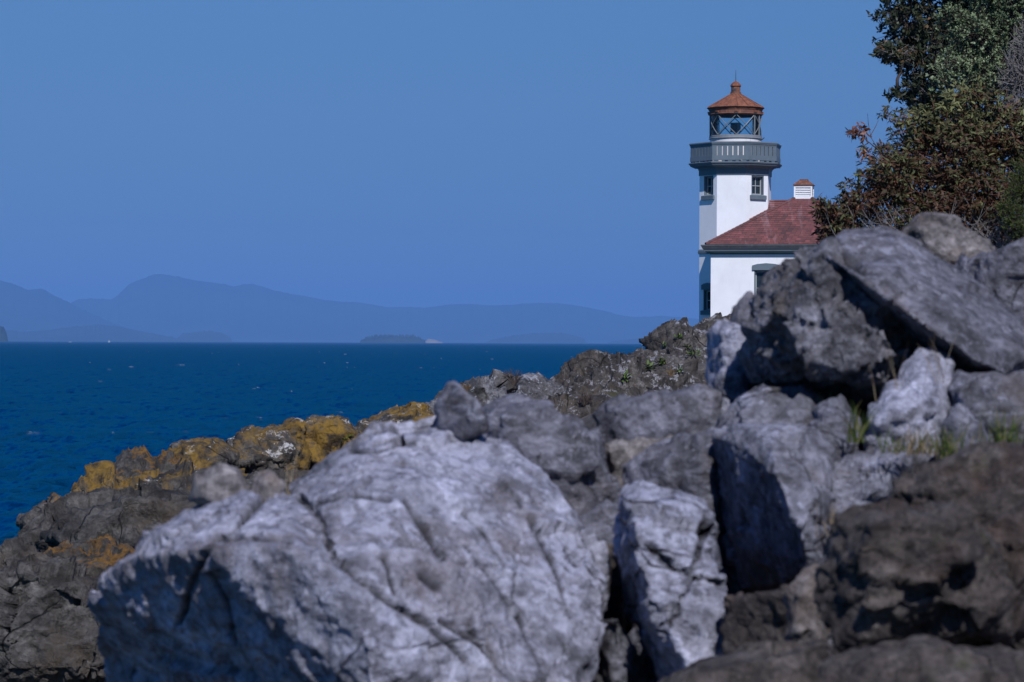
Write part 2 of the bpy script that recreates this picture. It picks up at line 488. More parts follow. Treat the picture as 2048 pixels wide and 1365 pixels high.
def hill(name, label, prof, dist, depth, mat, bristle=1.2, seed=0, step=1.6, kind='structure', rows=12, power=1.5):
    px = np.arange(prof[0][0], prof[-1][0]+step, step)
    py = np.interp(px, [q[0] for q in prof], [q[1] for q in prof])
    lx = (px-CX)/F*dist
    hz = np.interp(px, [q[0] for q in prof], [P(q[0], q[1], dist).z for q in prof])
    q = np.stack([px/9.0, np.zeros(len(px)), np.zeros(len(px))+seed], 1)
    q2 = np.stack([px/2.1, np.zeros(len(px)), np.zeros(len(px))+seed+9], 1)
    hz = hz + (dist/F)*(bristle*np.abs(vnoise(q2, seed))*np.clip(0.4+1.2*vnoise(q, seed+3), 0.15, 1.3))
    ts = np.linspace(-1, 1, rows*2+1)
    V = []
    for t in ts:
        k = 1-abs(t)**power
        yy = dist + t*depth
        s = np.stack([lx/ (depth*0.35), np.zeros(len(lx))+yy/(depth*0.35), np.zeros(len(lx))+seed], 1)
        z = hz*k*(1+0.22*fbm(s, 4, s=seed)*(abs(t) > 0.02)*min(1, abs(t)*3)) - 3
        xx = lx*(yy/dist)
        V.append(np.stack([xx, np.zeros(len(lx))+yy, z], 1))
    n, m = len(ts), len(lx)
    V = np.concatenate(V)
    idx = np.arange(n*m).reshape(n, m)
    fc = np.stack([idx[:-1, :-1], idx[:-1, 1:], idx[1:, 1:], idx[1:, :-1]], 2).reshape(-1, 4)
    o = mesh_obj(name, V, fc, mat, smooth=False)
    tag(o, label, kind=kind)
    return o

hill('hills', 'long hazy blue mountain ridge across the strait',
     [(95,690),(115,640),(132,612),(154,599.5),(178,598),(205,598),(222,599),(236,590.5),(246,580),(256,570),(273,561.5),(290,556),(308,549),(321,548),(342,552),(369,557),
      (393,562),(420,565),(444,568),(468,573),(485,569.5),(502,568),(523,572.5),(547,581),(581,588),(608,592),(649,600),(687,604),(723,606),(745,609),
      (771,615),(804,614),(848,616),(870,613),(906,609),(943,609),(980,611),(1016,610.5),(1049,607.6),(1075,606),(1126,607.6),(1170,614),(1199,620),
      (1236,629.6),(1265,634),(1295,634),(1320,632),(1353,634),(1397,639),(1450,648),(1550,664),(1700,676),(1900,684),(2150,689)], 40600, 4200, M_FOREST, 1.6, 1, rows=15)
hill('hills', 'hazy blue hill cut by the photo edge beside the mountain ridge',
     [(-260,600),(-120,575),(-40,556),(0,561),(20,566.6),(38,572.5),(55,580),(68,578.5),(82,577.5),(92,582),(109,592),(130,602),(170,622),(230,648),(300,670),(360,686)], 35000, 3639, M_FOREST, 2.2, 4, rows=15)
hill('low_shore', 'low hazy wooded shore at the foot of the mountain',
     [(-200,640),(-60,648),(40,664),(100,660),(150,653),(200,650),(235,652),(270,660),(310,668),(350,676),(390,684)], 26600, 1959, M_FOREST, 2.0, 6)
hill('low_shore', 'low hazy wooded point left of the small island',
     [(345,686),(362,668),(385,665),(403,663),(420,662),(444,666),(458,672.6),(463,680),(466,687)], 27500, 800, M_FOREST, 2.2, 8)
hill('low_shore', 'low hazy wooded point right of the small island',
     [(960,690),(985,679),(1034,670),(1060,667),(1089,665.5),(1126,666),(1155,672),(1168,678),(1178,690)], 28500, 840, M_FOREST, 1.6, 10)
hill('low_shore', 'faint low shore below the falling end of the ridge',
     [(1200,690),(1230,682),(1290,676),(1350,674),(1420,680),(1480,690)], 29399, 840, M_FOREST, 1.4, 12)
hill('headland', 'dark wooded headland at the edge of the sea',
     [(-160,640),(-60,636),(-20,644),(0,651),(8,655),(13,666),(15,678),(17,688)], 12880, 448, M_FOREST, 3.0, 14, step=1.0)
isl = hill('island', 'small wooded island with a bare pale rocky tail',
     [(718,689),(722,680),(732,676),(752,672.5),(774,671),(796,672),(811,674),(826,672),(840,676),(849,681),(856,689)], 17360, 251, M_FOREST, 1.0, 16, step=1.0)
tl = hill('rock_tail', None, [(846,689),(852,680.5),(858,677.5),(866,678.5),(874,681),(884,683.5),(892,689)], 17332, 112, M_PALE, 0.8, 18, step=1.0, kind=None)
tl.parent = isl
def island_wood():
    rnd = random.Random(5); mb = MB()
    for k in range(240):
        px = rnd.uniform(724, 850); d = 17360+rnd.uniform(-190, 170)
        gy = np.interp(px, [724, 752, 796, 826, 850], [681, 674, 674, 674, 682])
        b0 = P(px, gy+1.5, d); hh = 2.8*rnd.uniform(3.0, 7.5)*(0.6 if px > 842 or px < 730 else 1.0)*1.15
        r = hh*rnd.uniform(0.18, 0.28); n = len(mb.v); ns = 6
        for q in range(ns):
            mb.v.append((b0.x+r*math.cos(q*1.047), b0.y+r*math.sin(q*1.047), b0.z))
        mb.v.append((b0.x, b0.y, b0.z+hh))
        for q in range(ns): mb.f.append((n+q, n+(q+1) % ns, n+ns))
    o = mb.build('forest', M_FOREST, isl); o['kind'] = 'stuff'
island_wood()

# ------------------------------------------------------------------ haze: one closed box of even, thin air
def build_haze():
    m = bpy.data.materials.new('haze_air'); m.use_nodes = True; nt = m.node_tree; nt.nodes.clear()
    out = nt.nodes.new('ShaderNodeOutputMaterial'); v = nt.nodes.new('ShaderNodeVolumePrincipled')
    v.inputs['Color'].default_value = HAZE_COL; v.inputs['Density'].default_value = HAZE_DEN; v.inputs['Anisotropy'].default_value = -0.25
    nt.links.new(v.outputs[0], out.inputs['Volume'])
    mb = MB(); mb.box((0, 0, 525), (123000, 123000, 1070))
    o = mb.build('haze', m); o['kind'] = 'stuff'; o['label'] = 'thin blue sea haze between the shore and the hills'
# ------------------------------------------------------------------ lighthouse tower and its low building
M_WHITE = paint('white_wall_paint', (0.80, 0.80, 0.82), 0.75, 0.07, 1.4, 0.25, ((0.60, 0.59, 0.60), 0.60, 0.22), local=False)
M_TRIM = paint('blue_grey_trim', (0.122, 0.153, 0.182), 0.5, 0.12, 4.0)
M_TRIMD = paint('dark_green_trim', (0.075, 0.125, 0.135), 0.5, 0.15, 4.0)
M_SASH = paint('white_sash_paint', (0.40, 0.42, 0.43), 0.5, 0.05, 4.0)
M_RUST = paint('rusty_iron', (0.235, 0.088, 0.042), 0.8, 0.45, 5.0, 0.3, ((0.12, 0.042, 0.025), 0.50, 0.8))
M_RUSTB = paint('brown_rusty_iron', (0.15, 0.062, 0.038), 0.75, 0.4, 4.0, 0.3, ((0.30, 0.13, 0.06), 0.55, 0.7))
M_RUSTW = paint('rust_streaked_white', (0.74, 0.72, 0.71), 0.7, 0.08, 3.0, 0.1, ((0.40, 0.19, 0.09), 0.62, 0.75))
M_RUSTG = paint('rust_streaked_grey', (0.22, 0.24, 0.26), 0.6, 0.2, 3.0, 0.1, ((0.28, 0.12, 0.05), 0.6, 0.8))
M_BAR = paint('grey_astragal', (0.17, 0.19, 0.20), 0.5, 0.2, 6.0)
M_IRON = paint('dark_iron', (0.04, 0.045, 0.05), 0.5, 0.2, 6.0)
M_LENS = paint('lamp_housing', (0.10, 0.15, 0.18), 0.35, 0.2, 6.0)
def pane_mat():
    m, nt, b = new_mat('window_pane')
    b.inputs['Base Color'].default_value = (0.02, 0.03, 0.035, 1); b.inputs['Roughness'].default_value = 0.04
    b.inputs['IOR'].default_value = 1.5; b.inputs['Specular IOR Level'].default_value = 0.9
    c = N(nt, 'TexCoord').outputs['Object']
    LK(nt, bump(nt, noise(nt, c, 2.2, 2, 0.5), 0.25, 0.05), b.inputs['Normal'])
    return m
M_PANE = pane_mat()
def lantern_glass():
    m, nt, b = new_mat('lantern_glass')
    out = nt.nodes['Material Output']
    tr = N(nt, 'BsdfTransparent'); tr.inputs[0].default_value = (0.80, 0.92, 0.94, 1)
    gl = N(nt, 'BsdfGlossy'); gl.inputs['Roughness'].default_value = 0.03
    lw = N(nt, 'Fresnel'); lw.inputs[0].default_value = 1.5
    mx = N(nt, 'MixShader'); LK(nt, lw.outputs[0], mx.inputs[0]); LK(nt, tr.outputs[0], mx.inputs[1]); LK(nt, gl.outputs[0], mx.inputs[2])
    LK(nt, mx.outputs[0], out.inputs['Surface'])
    nt.nodes.remove(b)
    return m
M_LGLASS = lantern_glass()

HA = math.radians(11.46)                      # the building is turned a little towards the sea
T0 = P(1469.5, 688.7, 125.25)
RIGHT = Vector((math.cos(HA), -math.sin(HA), 0)); BACK = Vector((math.sin(HA), math.cos(HA), 0))
tower = empty('lighthouse_tower', (T0.x, T0.y, 0), -HA)
tag(tower, 'white octagonal lighthouse tower with rusty lantern roof and grey gallery', 'lighthouse')
def zt(py, d=123.8): return EYE + (688.7-py)/F*d

def facet_axes(deg):
    t = math.radians(deg)
    return Vector((math.cos(t), math.sin(t), 0)), Vector((math.sin(t), -math.cos(t), 0))   # along, outward
ZV = Vector((0, 0, 1))

def wall_with_holes(mb, origin, u, n, width, z0, z1, holes, depth=0.26):
    """front face of a wall, cut round its openings, with reveals; origin = middle of the wall foot line at z = 0"""
    us = sorted({-width/2, width/2} | {h[0] for h in holes} | {h[1] for h in holes})
    zs = sorted({z0, z1} | {h[2] for h in holes} | {h[3] for h in holes})
    pt = lambda a, z, k=0.0: origin + u*a + ZV*z - n*k
    for a, b in zip(us, us[1:]):
        for c, d in zip(zs, zs[1:]):
            if any(h[0] <= a+1e-6 and b-1e-6 <= h[1] and h[2] <= c+1e-6 and d-1e-6 <= h[3] for h in holes): continue
            mb.quad(pt(a, c), pt(b, c), pt(b, d), pt(a, d))
    for a, b, c, d in holes:
        mb.quad(pt(a, c), pt(a, d), pt(a, d, depth), pt(a, c, depth))
        mb.quad(pt(b, d), pt(b, c), pt(b, c, depth), pt(b, d, depth))
        mb.quad(pt(a, d), pt(b, d), pt(b, d, depth), pt(a, d, depth))
        mb.quad(pt(b, c), pt(a, c), pt(a, c, depth), pt(b, c, depth))
        mb.quad(pt(a, c, depth), pt(b, c, depth), pt(b, d, depth), pt(a, d, depth))

def make_window(parent, origin, u, n, a, b, c, d, lintel=False, mat=None, sash_x=2, sash_y=2, sill_w=0.09):
    """jamb lining, white sash with panes, sill and lintel in an opening"""
    mat = mat or M_TRIM
    ax = (u, n, ZV); mid = (a+b)/2; zc = (c+d)/2; w, h = b-a, d-c
    pt = lambda x, z, k: origin + u*x + ZV*z - n*k
    J = 0.045
    f = MB()
    f.box(pt(a+J/2+0.002, zc, 0.11), (J, 0.20, h-0.008), ax); f.box(pt(b-J/2-0.002, zc, 0.11), (J, 0.20, h-0.008), ax)
    f.box(pt(mid, d-J/2-0.004, 0.11), (w-2*J-0.008, 0.20, J), ax)
    win = f.build('window', mat, parent)
    s = MB(); wi, hi = w-2*J-0.01, h-J-0.03; z0 = c+0.012
    t = 0.035
    s.box(pt(mid-wi/2+t/2, z0+hi/2, 0.165), (t, 0.04, hi), ax); s.box(pt(mid+wi/2-t/2, z0+hi/2, 0.165), (t, 0.04, hi), ax)
    s.box(pt(mid, z0+t/2+0.005, 0.165), (wi-2*t, 0.04, t+0.01), ax); s.box(pt(mid, z0+hi-t/2, 0.165), (wi-2*t, 0.04, t), ax)
    s.box(pt(mid, z0+hi/2, 0.163), (wi-2*t, 0.044, 0.03), ax)
    for k in range(1, sash_x):
        s.box(pt(mid-wi/2+t+(wi-2*t)*k/sash_x, z0+hi/2, 0.166), (0.022, 0.03, hi-2*t), ax)
    s.build('sash', M_SASH, win)
    pw, ph = (wi-2*t)/sash_x, (hi-2*t)/sash_y
    for i in range(sash_x):
        for j in range(sash_y):
            g = MB(); g.box(pt(mid-wi/2+t+pw*(i+0.5), z0+t+ph*(j+0.5), 0.185), (pw-0.004, 0.006, ph-0.004), ax)
            g.build('pane', M_PANE, win)
    g = MB()
    g.box(pt(mid, c-0.115, -0.04), (w+2*sill_w, 0.10, 0.17), ax)
    n0 = len(g.v)
    g.v += [tuple(pt(a-sill_w, c-0.03, -0.09)), tuple(pt(b+sill_w, c-0.03, -0.09)), tuple(pt(b-0.003, c+0.025, 0.10)), tuple(pt(a+0.003, c+0.025, 0.10)),
            tuple(pt(a-sill_w, c-0.03, 0.01)), tuple(pt(b+sill_w, c-0.03, 0.01))]
    g.f += [(n0, n0+1, n0+2, n0+3), (n0, n0+3, n0+4), (n0+1, n0+5, n0+2)]
    g.build('sill', mat, win)
    if lintel:
        l = MB(); pts_f, pts_b = [], []
        prof = [(a-0.08, d-0.01), (b+0.08, d-0.01), (b+0.08, d+0.19), (b-w*0.12, d+0.25), (mid, d+0.285), (a+w*0.12, d+0.25), (a-0.08, d+0.19)]
        fr = [pt(x, z, -0.06) for x, z in prof]; bk = [pt(x, z, -0.002) for x, z in prof]
        l.poly(fr)
        for k in range(len(prof)): l.quad(fr[k], bk[k], bk[(k+1) % 7], fr[(k+1) % 7])
        l.build('lintel', mat, win)
    return win

# --- tower wall
S = 1.246; AP = S*1.2071
z_fr = zt(351)
z_base = 5.2
wins = {-45: [(-0.31, 0.37, zt(391), z_fr-0.02), (-0.32, 0.34, zt(622.5, 124.6), zt(581, 124.6))],
        45: [(-0.29, 0.40, zt(391), z_fr-0.02)], 135: [(-0.33, 0.33, zt(391), z_fr-0.02)], -135: [(-0.33, 0.33, zt(391), z_fr-0.02)]}
wm = MB()
for k in range(8):
    u, n = facet_axes(45*k if k < 5 else 45*k-360)
    dg = 45*k if k < 4 else 45*k-360
    wall_with_holes(wm, n*AP, u, n, S, z_base, z_fr+0.1, wins.get(dg, []))
twall = wm.build('wall', M_WHITE, tower)
for dg, hs in wins.items():
    u, n = facet_axes(dg)
    for i, h in enumerate(hs):
        make_window(tower, n*AP, u, n, *h, lintel=(i == 1), mat=M_TRIMD if i == 1 else M_TRIM)
K8 = 1/math.cos(math.pi/8)
def octa(prof, name, mat, parent, smooth=False):
    mb = MB(); mb.lathe([(r*K8, z) for r, z in prof], 8, math.pi/8)
    return mb.build(name, mat, parent, smooth)
octa([(AP-0.02, zt(509)), (AP+0.05, zt(509)), (AP+0.06, zt(506)), (AP+0.06, zt(502)), (AP+0.03, zt(500)), (AP-0.02, zt(499))], 'string_course', M_TRIM, tower)
AG = 71.9/F*125.25*1.2071
zc0, zc1, zc2 = zt(339.8), zt(332.5), zt(325.8)
octa([(AP-0.05, z_fr), (AP+0.035, z_fr), (AP+0.035, zc0-0.02), (AP+0.055, zc0-0.01), (AP+0.055, zc0+0.015)], 'frieze', M_TRIM, tower)
cove = [(AP+0.055, zc0+0.015)]
for k in range(1, 9):
    q = k/8*math.pi/2
    cove.append((AP+0.055+(AG-AP-0.10)*(1-math.cos(q)), zc0+0.015+(zc1-zc0-0.02)*math.sin(q)))
octa(cove, 'cove', M_TRIM, tower)
octa([(AG-0.045, zc1-0.005), (AG-0.015, zc1-0.004), (AG+0.0, zc1+0.05), (AG+0.03, zc1+0.06), (AG+0.045, zc1+0.075), (AG+0.06, zc1+0.12), (AG+0.062, zc2-0.02),
      (AG+0.045, zc2), (0.3, zc2+0.012)], 'cornice', M_TRIM, tower)
# --- gallery: rails, cap, pickets with narrow slots between them
zr0, zr1, zr2, zr3, zr4 = zt(323.0), zt(313.6), zt(295), zt(291.5), zt(286)
AR = AG-0.02; TH = 0.06
gal = octa([(AR-TH, zr0), (AR+0.012, zr0), (AR+0.012, zr1), (AR-TH, zr1)], 'bottom_rail', M_TRIM, tower)
octa([(AR-TH, zr2), (AR, zr2), (AR+0.012, zr3), (AR-TH, zr3)], 'top_rail', M_TRIM, tower)
octa([(AR-TH-0.04, zr3+0.002), (AR+0.03, zr3+0.002), (AR+0.04, zr3+0.05), (AR+0.055, zr3+0.06), (AR+0.055, zr4-0.02), (AR+0.03, zr4), (AR-TH-0.05, zr4)], 'rail_cap', M_TRIM, tower)
SG = AR/1.2071; pitch = 10.5/F*123.6
pk = None
for k in range(8):
    u, n = facet_axes(45*k)
    slots = [(-2.5+i)*pitch for i in range(6)]
    edges = [-SG/2+0.004] + sum([[s-0.024, s+0.024] for s in slots], []) + [SG/2-0.004]
    for a, b in zip(edges[::2], edges[1::2]):
        pm = MB(); pm.box(n*(AR-TH/2)+u*((a+b)/2)+ZV*((zr1+zr2)/2), (b-a, TH-0.006, zr2-zr1), (u, n, ZV))
        pm.build('picket', M_TRIM, tower)
    for i in range(5):
        a = (-2+i)*SG/5*0.98
        pm = MB(); pm.box(n*(AR-TH/2)+u*a+ZV*((zc2+zr0)/2), (0.13 if i % 2 else 0.19, TH-0.01, zr0-zc2), (u, n, ZV))
        pm.build('rail_block', M_TRIM, tower)
# --- lantern
LZ = lambda py: zt(py, 125.0)
RL = 52.0/F*125.0
mb = MB(); mb.lathe([(RL-0.02, zc2), (RL-0.02, LZ(279.5))], 48); mb.build('lantern_base', M_RUSTW, tower, True)
mb = MB(); mb.lathe([(RL-0.1, LZ(280.5)), (RL+0.03, LZ(280.0)), (RL+0.035, LZ(279)), (RL+0.015, LZ(278.2)), (RL+0.015, LZ(274)), (RL-0.06, LZ(273))], 48); mb.build('lantern_sill', M_RUSTG, tower)
RF = 54.2/F*125
mb = MB(); mb.lathe([(RL-0.10, LZ(233.5)), (RL+0.01, LZ(233.0)), (RF-0.03, LZ(232.5)), (RF+0.0, LZ(231)), (RF-0.03, LZ(229.3)), (RF-0.035, LZ(224)), (RF-0.01, LZ(222.5)), (RF+0.0, LZ(221)), (RF+0.03, LZ(219.6))], 48)
mb.build('lantern_fascia', M_RUSTB, tower)
RE = 57.8/F*125
mb = MB(); mb.lathe([(RF-0.2, LZ(219.3)), (RE-0.02, LZ(219.0)), (RE+0.01, LZ(217.6)), (RE-0.03, LZ(216.4)), (0.235, LZ(189.8)), (0.10, LZ(188))], 16, 0.2)
roof_l = mb.build('lantern_roof', M_RUST, tower)
for k in range(16):
    q = 2*math.pi*k/16+0.2
    sm = MB(); a = Vector((math.sin(q)*(RE-0.03), -math.cos(q)*(RE-0.03), LZ(216.4)+0.012)); b = Vector((math.sin(q)*0.235, -math.cos(q)*0.235, LZ(189.8)+0.012))
    sm.tube([a, b], 0.016, 5); sm.build('roof_seam', M_RUST, roof_l)
r_ = lambda w: w/2/F*125
mb = MB(); mb.lathe([(r_(23.5), LZ(190)), (r_(23), LZ(188.5)), (r_(21), LZ(187)), (r_(21.5), LZ(185.5)), (r_(19), LZ(184.6)), (r_(18.6), LZ(175)), (r_(20), LZ(174))], 24); mb.build('vent_drum', M_RUSTB, tower)
mb = MB(); mb.lathe([(r_(18), LZ(174.2)), (r_(21.5), LZ(174)), (r_(22.3), LZ(172.8)), (r_(21), LZ(171.5)), (r_(17.5), LZ(168.5)), (r_(12), LZ(165.8)), (r_(5), LZ(164)), (r_(2.6), LZ(163.2)), (r_(2.8), LZ(162)), (0.0, LZ(161.4))], 24)
mb.build('vent_dome', M_RUST, tower, True)
mb = MB(); mb.box((r_(2)-0.06, -r_(18.8)+0.004, LZ(181)), (0.145, 0.02, 0.105)); mb.build('vent_opening', M_IRON, tower)
mb = MB(); mb.tube([(0, 0, LZ(162)), (0, 0, LZ(150)), (0, 0, LZ(140.5))], [0.016, 0.013, 0.007], 6); mb.build('lightning_rod', M_IRON, tower)
# brackets on the fascia, diagonal glazing bars, posts and curved panes
VA = math.radians(-7.0)
nodes = [VA+math.radians(15.7+45*k) for k in range(8)]
zg0, zg1 = LZ(273), LZ(233.5)
def on_c(q, z, r=RL-0.025): return Vector((math.sin(q)*r, -math.cos(q)*r, z))
for q in nodes:
    u = Vector((math.cos(q), math.sin(q), 0)); n = Vector((math.sin(q), -math.cos(q), 0))
    b = MB(); b.box(n*(RF-0.02)+ZV*LZ(227.0), (0.17, 0.09, 0.085), (u, n, ZV)); b.box(n*(RF-0.0)+ZV*LZ(226.6), (0.10, 0.09, 0.05), (u, n, ZV)); br = b.build('bracket', M_RUST, tower)
    b = MB(); b.box(n*(RF-0.03)+ZV*LZ(230.3), (0.12, 0.10, 0.055), (u, n, ZV)); b.build('drip_hole', M_IRON, br)
for i, q in enumerate(nodes):
    q2 = q+math.radians(45)
    for a0, a1 in ((q, q2), (q2, q)):
        b = MB(); b.tube([on_c(a0+(a1-a0)*t/8, zg0+(zg1-zg0)*t/8) for t in range(9)], 0.021, 5); b.build('glazing_bar', M_BAR, tower)
    g = MB()
    for t in range(8):
        qa, qb = q+math.radians(45)*t/8, q+math.radians(45)*(t+1)/8
        g.quad(on_c(qa, zg0, RL-0.055), on_c(qb, zg0, RL-0.055), on_c(qb, zg1, RL-0.055), on_c(qa, zg1, RL-0.055))
    g.build('pane', M_LGLASS, tower, True)
for q in (nodes[1]+0.02, nodes[1]+0.35, nodes[5]+0.1, VA-math.radians(78)):
    b = MB(); b.tube([on_c(q, zg0-0.02), on_c(q, zg1+0.02)], 0.035, 6); b.build('glazing_post', M_BAR, tower)
b = MB(); b.tube([on_c(VA+1.35, LZ(283), RL), on_c(VA+1.4, LZ(283), RL+0.10), on_c(VA+1.42, LZ(280), RL+0.17), on_c(VA+1.43, LZ(278), RL+0.22)], 0.02, 5); b.build('cable_hook', M_IRON, tower)
for py0, py1 in ((481, 498), (533, 540)):
    u, n = facet_axes(-90)
    b = MB(); b.box(n*(AP+0.03)-u*0.5+ZV*((zt(py0)+zt(py1))/2), (0.05, 0.06, zt(py0)-zt(py1)), (u, n, ZV)); b.build('conduit_box', M_IRON, tower)

# --- beacon lamp that stands in the lantern
beacon = empty('beacon_lamp', (T0.x, T0.y, LZ(279)), -HA+math.radians(-18))
tag(beacon, 'dark square beacon lamp on a pedestal inside the glazed lantern', 'lamp')
mb = MB(); mb.lathe([(0.11, 0.0), (0.11, 0.12), (0.075, 0.15), (0.075, 0.26), (0.12, 0.30)], 12); mb.build('pedestal', M_LENS, beacon)
mb = MB(); mb.box((0, 0, 0.5), (0.33, 0.36, 0.36)); mb.box((0, 0, 0.69), (0.36, 0.39, 0.03)); mb.box((0.0, 0, 0.315), (0.36, 0.39, 0.03)); mb.build('housing', M_LENS, beacon)
for x in (-0.105, 0, 0.105):
    mb = MB(); mb.box((x, -0.184, 0.5), (0.085, 0.012, 0.33)); mb.build('lens', M_PANE, beacon)

# ------------------------------------------------------------------ low building with red hip roof
WH, DH, LL = 7.3, 6.8, 3.02
HC = T0 + RIGHT*LL
house = empty('fog_signal_building', (HC.x, HC.y, 0), -HA)
tag(house, 'low white building with red shingled hip roof beside the lighthouse tower', 'building')
zh = lambda py, d=121.9: EYE + (688.9-py)/F*d
z_w1, z_e = zh(511), zh(491.5)
hm = MB()
win_x0 = -WH/2+ (1509.5-1423)/F*121.9/math.cos(math.radians(7))
fw = [(win_x0, win_x0+1.05, zh(612), zh(542)), (win_x0+3.0, win_x0+4.05, zh(612), zh(542))]
wall_with_holes(hm, Vector((0, -DH/2, 0)), Vector((1, 0, 0)), Vector((0, -1, 0)), WH, 5.2, z_w1+0.12, fw)
wall_with_holes(hm, Vector((WH/2, 0, 0)), Vector((0, 1, 0)), Vector((1, 0, 0)), DH, 5.2, z_w1+0.12, [(-0.6, 0.45, zh(612), zh(542))])
wall_with_holes(hm, Vector((0, DH/2, 0)), Vector((-1, 0, 0)), Vector((0, 1, 0)), WH, 5.2, z_w1+0.12, [])
wall_with_holes(hm, Vector((-WH/2, 0, 0)), Vector((0, -1, 0)), Vector((-1, 0, 0)), DH, 5.2, z_w1+0.12, [])
hm.build('wall', M_WHITE, house)
for h in fw: make_window(house, Vector((0, -DH/2, 0)), Vector((1, 0, 0)), Vector((0, -1, 0)), *h, lintel=True, sash_x=2)
make_window(house, Vector((WH/2, 0, 0)), Vector((0, 1, 0)), Vector((1, 0, 0)), -0.6, 0.45, zh(612), zh(542), lintel=True)
def rect_loft(prof, name, mat, parent):
    """prof = [(offset outside the wall, z)] swept round the building"""
    mb = MB(); rings = []
    for o, z in prof:
        n = len(mb.v); x, y = WH/2+o, DH/2+o
        mb.v += [(-x, -y, z), (x, -y, z), (x, y, z), (-x, y, z)]; rings.append(n)
    for r0, r1 in zip(rings, rings[1:]):
        for k in range(4): mb.f.append((r0+k, r0+(k+1) % 4, r1+(k+1) % 4, r1+k))
    return mb.build(name, mat, parent)
M_GUT = paint('weathered_grey_gutter', (0.085, 0.095, 0.105), 0.6, 0.35, 3.0, 0.1, ((0.2, 0.2, 0.2), 0.6, 0.5))
rect_loft([(0.004, z_w1+0.0), (0.03, z_w1+0.0), (0.035, z_w1+0.05), (0.10, z_w1+0.07), (0.21, z_w1+0.10), (0.22, z_w1+0.13)], 'bed_moulding', M_TRIMD, house)
rect_loft([(0.18, z_w1+0.125), (0.26, z_w1+0.13), (0.27, z_w1+0.19), (0.30, z_w1+0.21), (0.31, z_w1+0.235)], 'fascia', M_TRIM, house)
rect_loft([(0.22, z_w1+0.235), (0.32, z_w1+0.24), (0.345, z_w1+0.29), (0.37, z_w1+0.34), (0.39, z_w1+0.37), (0.385, z_e-0.01), (0.22, z_e-0.012)], 'gutter', M_GUT, house)
# roof planes, then every shingle course as rows of separate tabs
EX, EY = WH/2+0.20, DH/2+0.20
z_pk = EYE + (688.9-389.0)/F*124.6
def roof_mat():
    m, nt, b = new_mat('red_shingle')
    c = coords(nt)
    at = N(nt, 'Attribute', attribute_name='rnd').outputs['Fac']
    col = ramp(nt, at, [(0.0, (0.075, 0.035, 0.035)), (0.45, (0.13, 0.048, 0.045)), (0.85, (0.165, 0.058, 0.054)), (1.0, (0.24, 0.08, 0.074))])
    n1 = noise(nt, c, 0.9, 5, 0.6)
    col = mixc(nt, ramp(nt, n1, [(0.42, 0.0), (0.62, 0.55)]), col, (0.165, 0.058, 0.058))
    mp = coords(nt, (3.2, 0.5, 0.35)); s = noise(nt, mp, 1.0, 5, 0.6)
    col = mixc(nt, ramp(nt, s, [(0.54, 0.0), (0.70, 0.55)]), col, (0.27, 0.17, 0.175))
    n3 = noise(nt, c, 1.7, 6, 0.65)
    col = mixc(nt, ramp(nt, n3, [(0.55, 0.0), (0.68, 0.5)]), col, (0.085, 0.032, 0.03))
    LK(nt, col, b.inputs['Base Color']); b.inputs['Roughness'].default_value = 0.85
    LK(nt, bump(nt, noise(nt, c, 30, 4, 0.7), 0.5, 0.01), b.inputs['Normal'])
    return m
M_SHING = roof_mat()
mb = MB(); ap = (0, 0, z_pk-0.02)
cs = [(-EX, -EY, z_e-0.02), (EX, -EY, z_e-0.02), (EX, EY, z_e-0.02), (-EX, EY, z_e-0.02)]
for k in range(4): mb.poly([cs[k], cs[(k+1) % 4], ap])
roof_h = mb.build('roof', M_SHING, house)
def shingles(parent, A, B, C, expo=0.165, tab=0.21, seed=1, name='shingles'):
    """tabs over the triangle A B (eave) C (peak)"""
    A, B, C = Vector(A), Vector(B), Vector(C)
    mid = (A+B)/2; up = (C-mid); up = up-(B-A).normalized()*(up.dot((B-A).normalized())); sl = up.length; up.normalize()
    al = (B-A).normalized(); nr = al.cross(up).normalized(); W = (B-A).length
    cpos = (C-A).dot(al)
    rnd = random.Random(seed); v, f, rr = [], [], []
    n_c = int(sl/expo)
    for i in range(n_c):
        h0, h1 = i*expo, (i+1)*expo+0.012
        x0 = cpos*h0/sl; x1 = W-(W-cpos)*h0/sl
        x = x0-(0.5*tab if i % 2 else 0.0)-rnd.uniform(0, 0.03)
        while x < x1:
            a, b = max(x, x0), min(x+tab-0.010, x1)
            if b-a > 0.02:
                t0 = 0.020+rnd.uniform(0, 0.007); lo = rnd.uniform(-0.008, 0.006)
                fx0 = cpos*min(h1, sl)/sl; fx1 = W-(W-cpos)*min(h1, sl)/sl
                a1, b1 = max(a, fx0), min(b, fx1)
                if b1 < a1: a1 = b1 = (a+b)/2
                n = len(v)
                for xx, hh, tt in ((a, h0+lo, t0), (b, h0+lo, t0), (b1, h1, 0.008), (a1, h1, 0.008), (a, h0+lo, 0.0), (b, h0+lo, 0.0)):
                    v.append(tuple(A+al*xx+up*hh+nr*tt))
                f += [(n, n+1, n+2, n+3), (n+4, n+5, n+1, n), (n+4, n, n+3), (n+5, n+2, n+1)]
                rr += [rnd.random()**1.2]*4
            x += tab
    o = mesh_obj(name, v, f, M_SHING, parent); o['kind'] = 'stuff'
    at = o.data.attributes.new('rnd', 'FLOAT', 'FACE'); at.data.foreach_set('value', rr)
    return o
zz = 0.024
E = [(c[0], c[1], c[2]+zz) for c in cs]
for k in range(4): shingles(roof_h, E[k], E[(k+1) % 4], (0, 0, z_pk), seed=k)
for k in range(4):
    h = MB(); a, b = Vector(E[k]), Vector((0, 0, z_pk)); m_ = 26
    for i in range(m_):
        p0, p1 = a.lerp(b, i/m_), a.lerp(b, (i+1.15)/m_)
        h.tube([p0+ZV*0.018, p1+ZV*0.006], [0.075, 0.07], 6, True)
    h.build('hip_cap', M_SHING, roof_h)
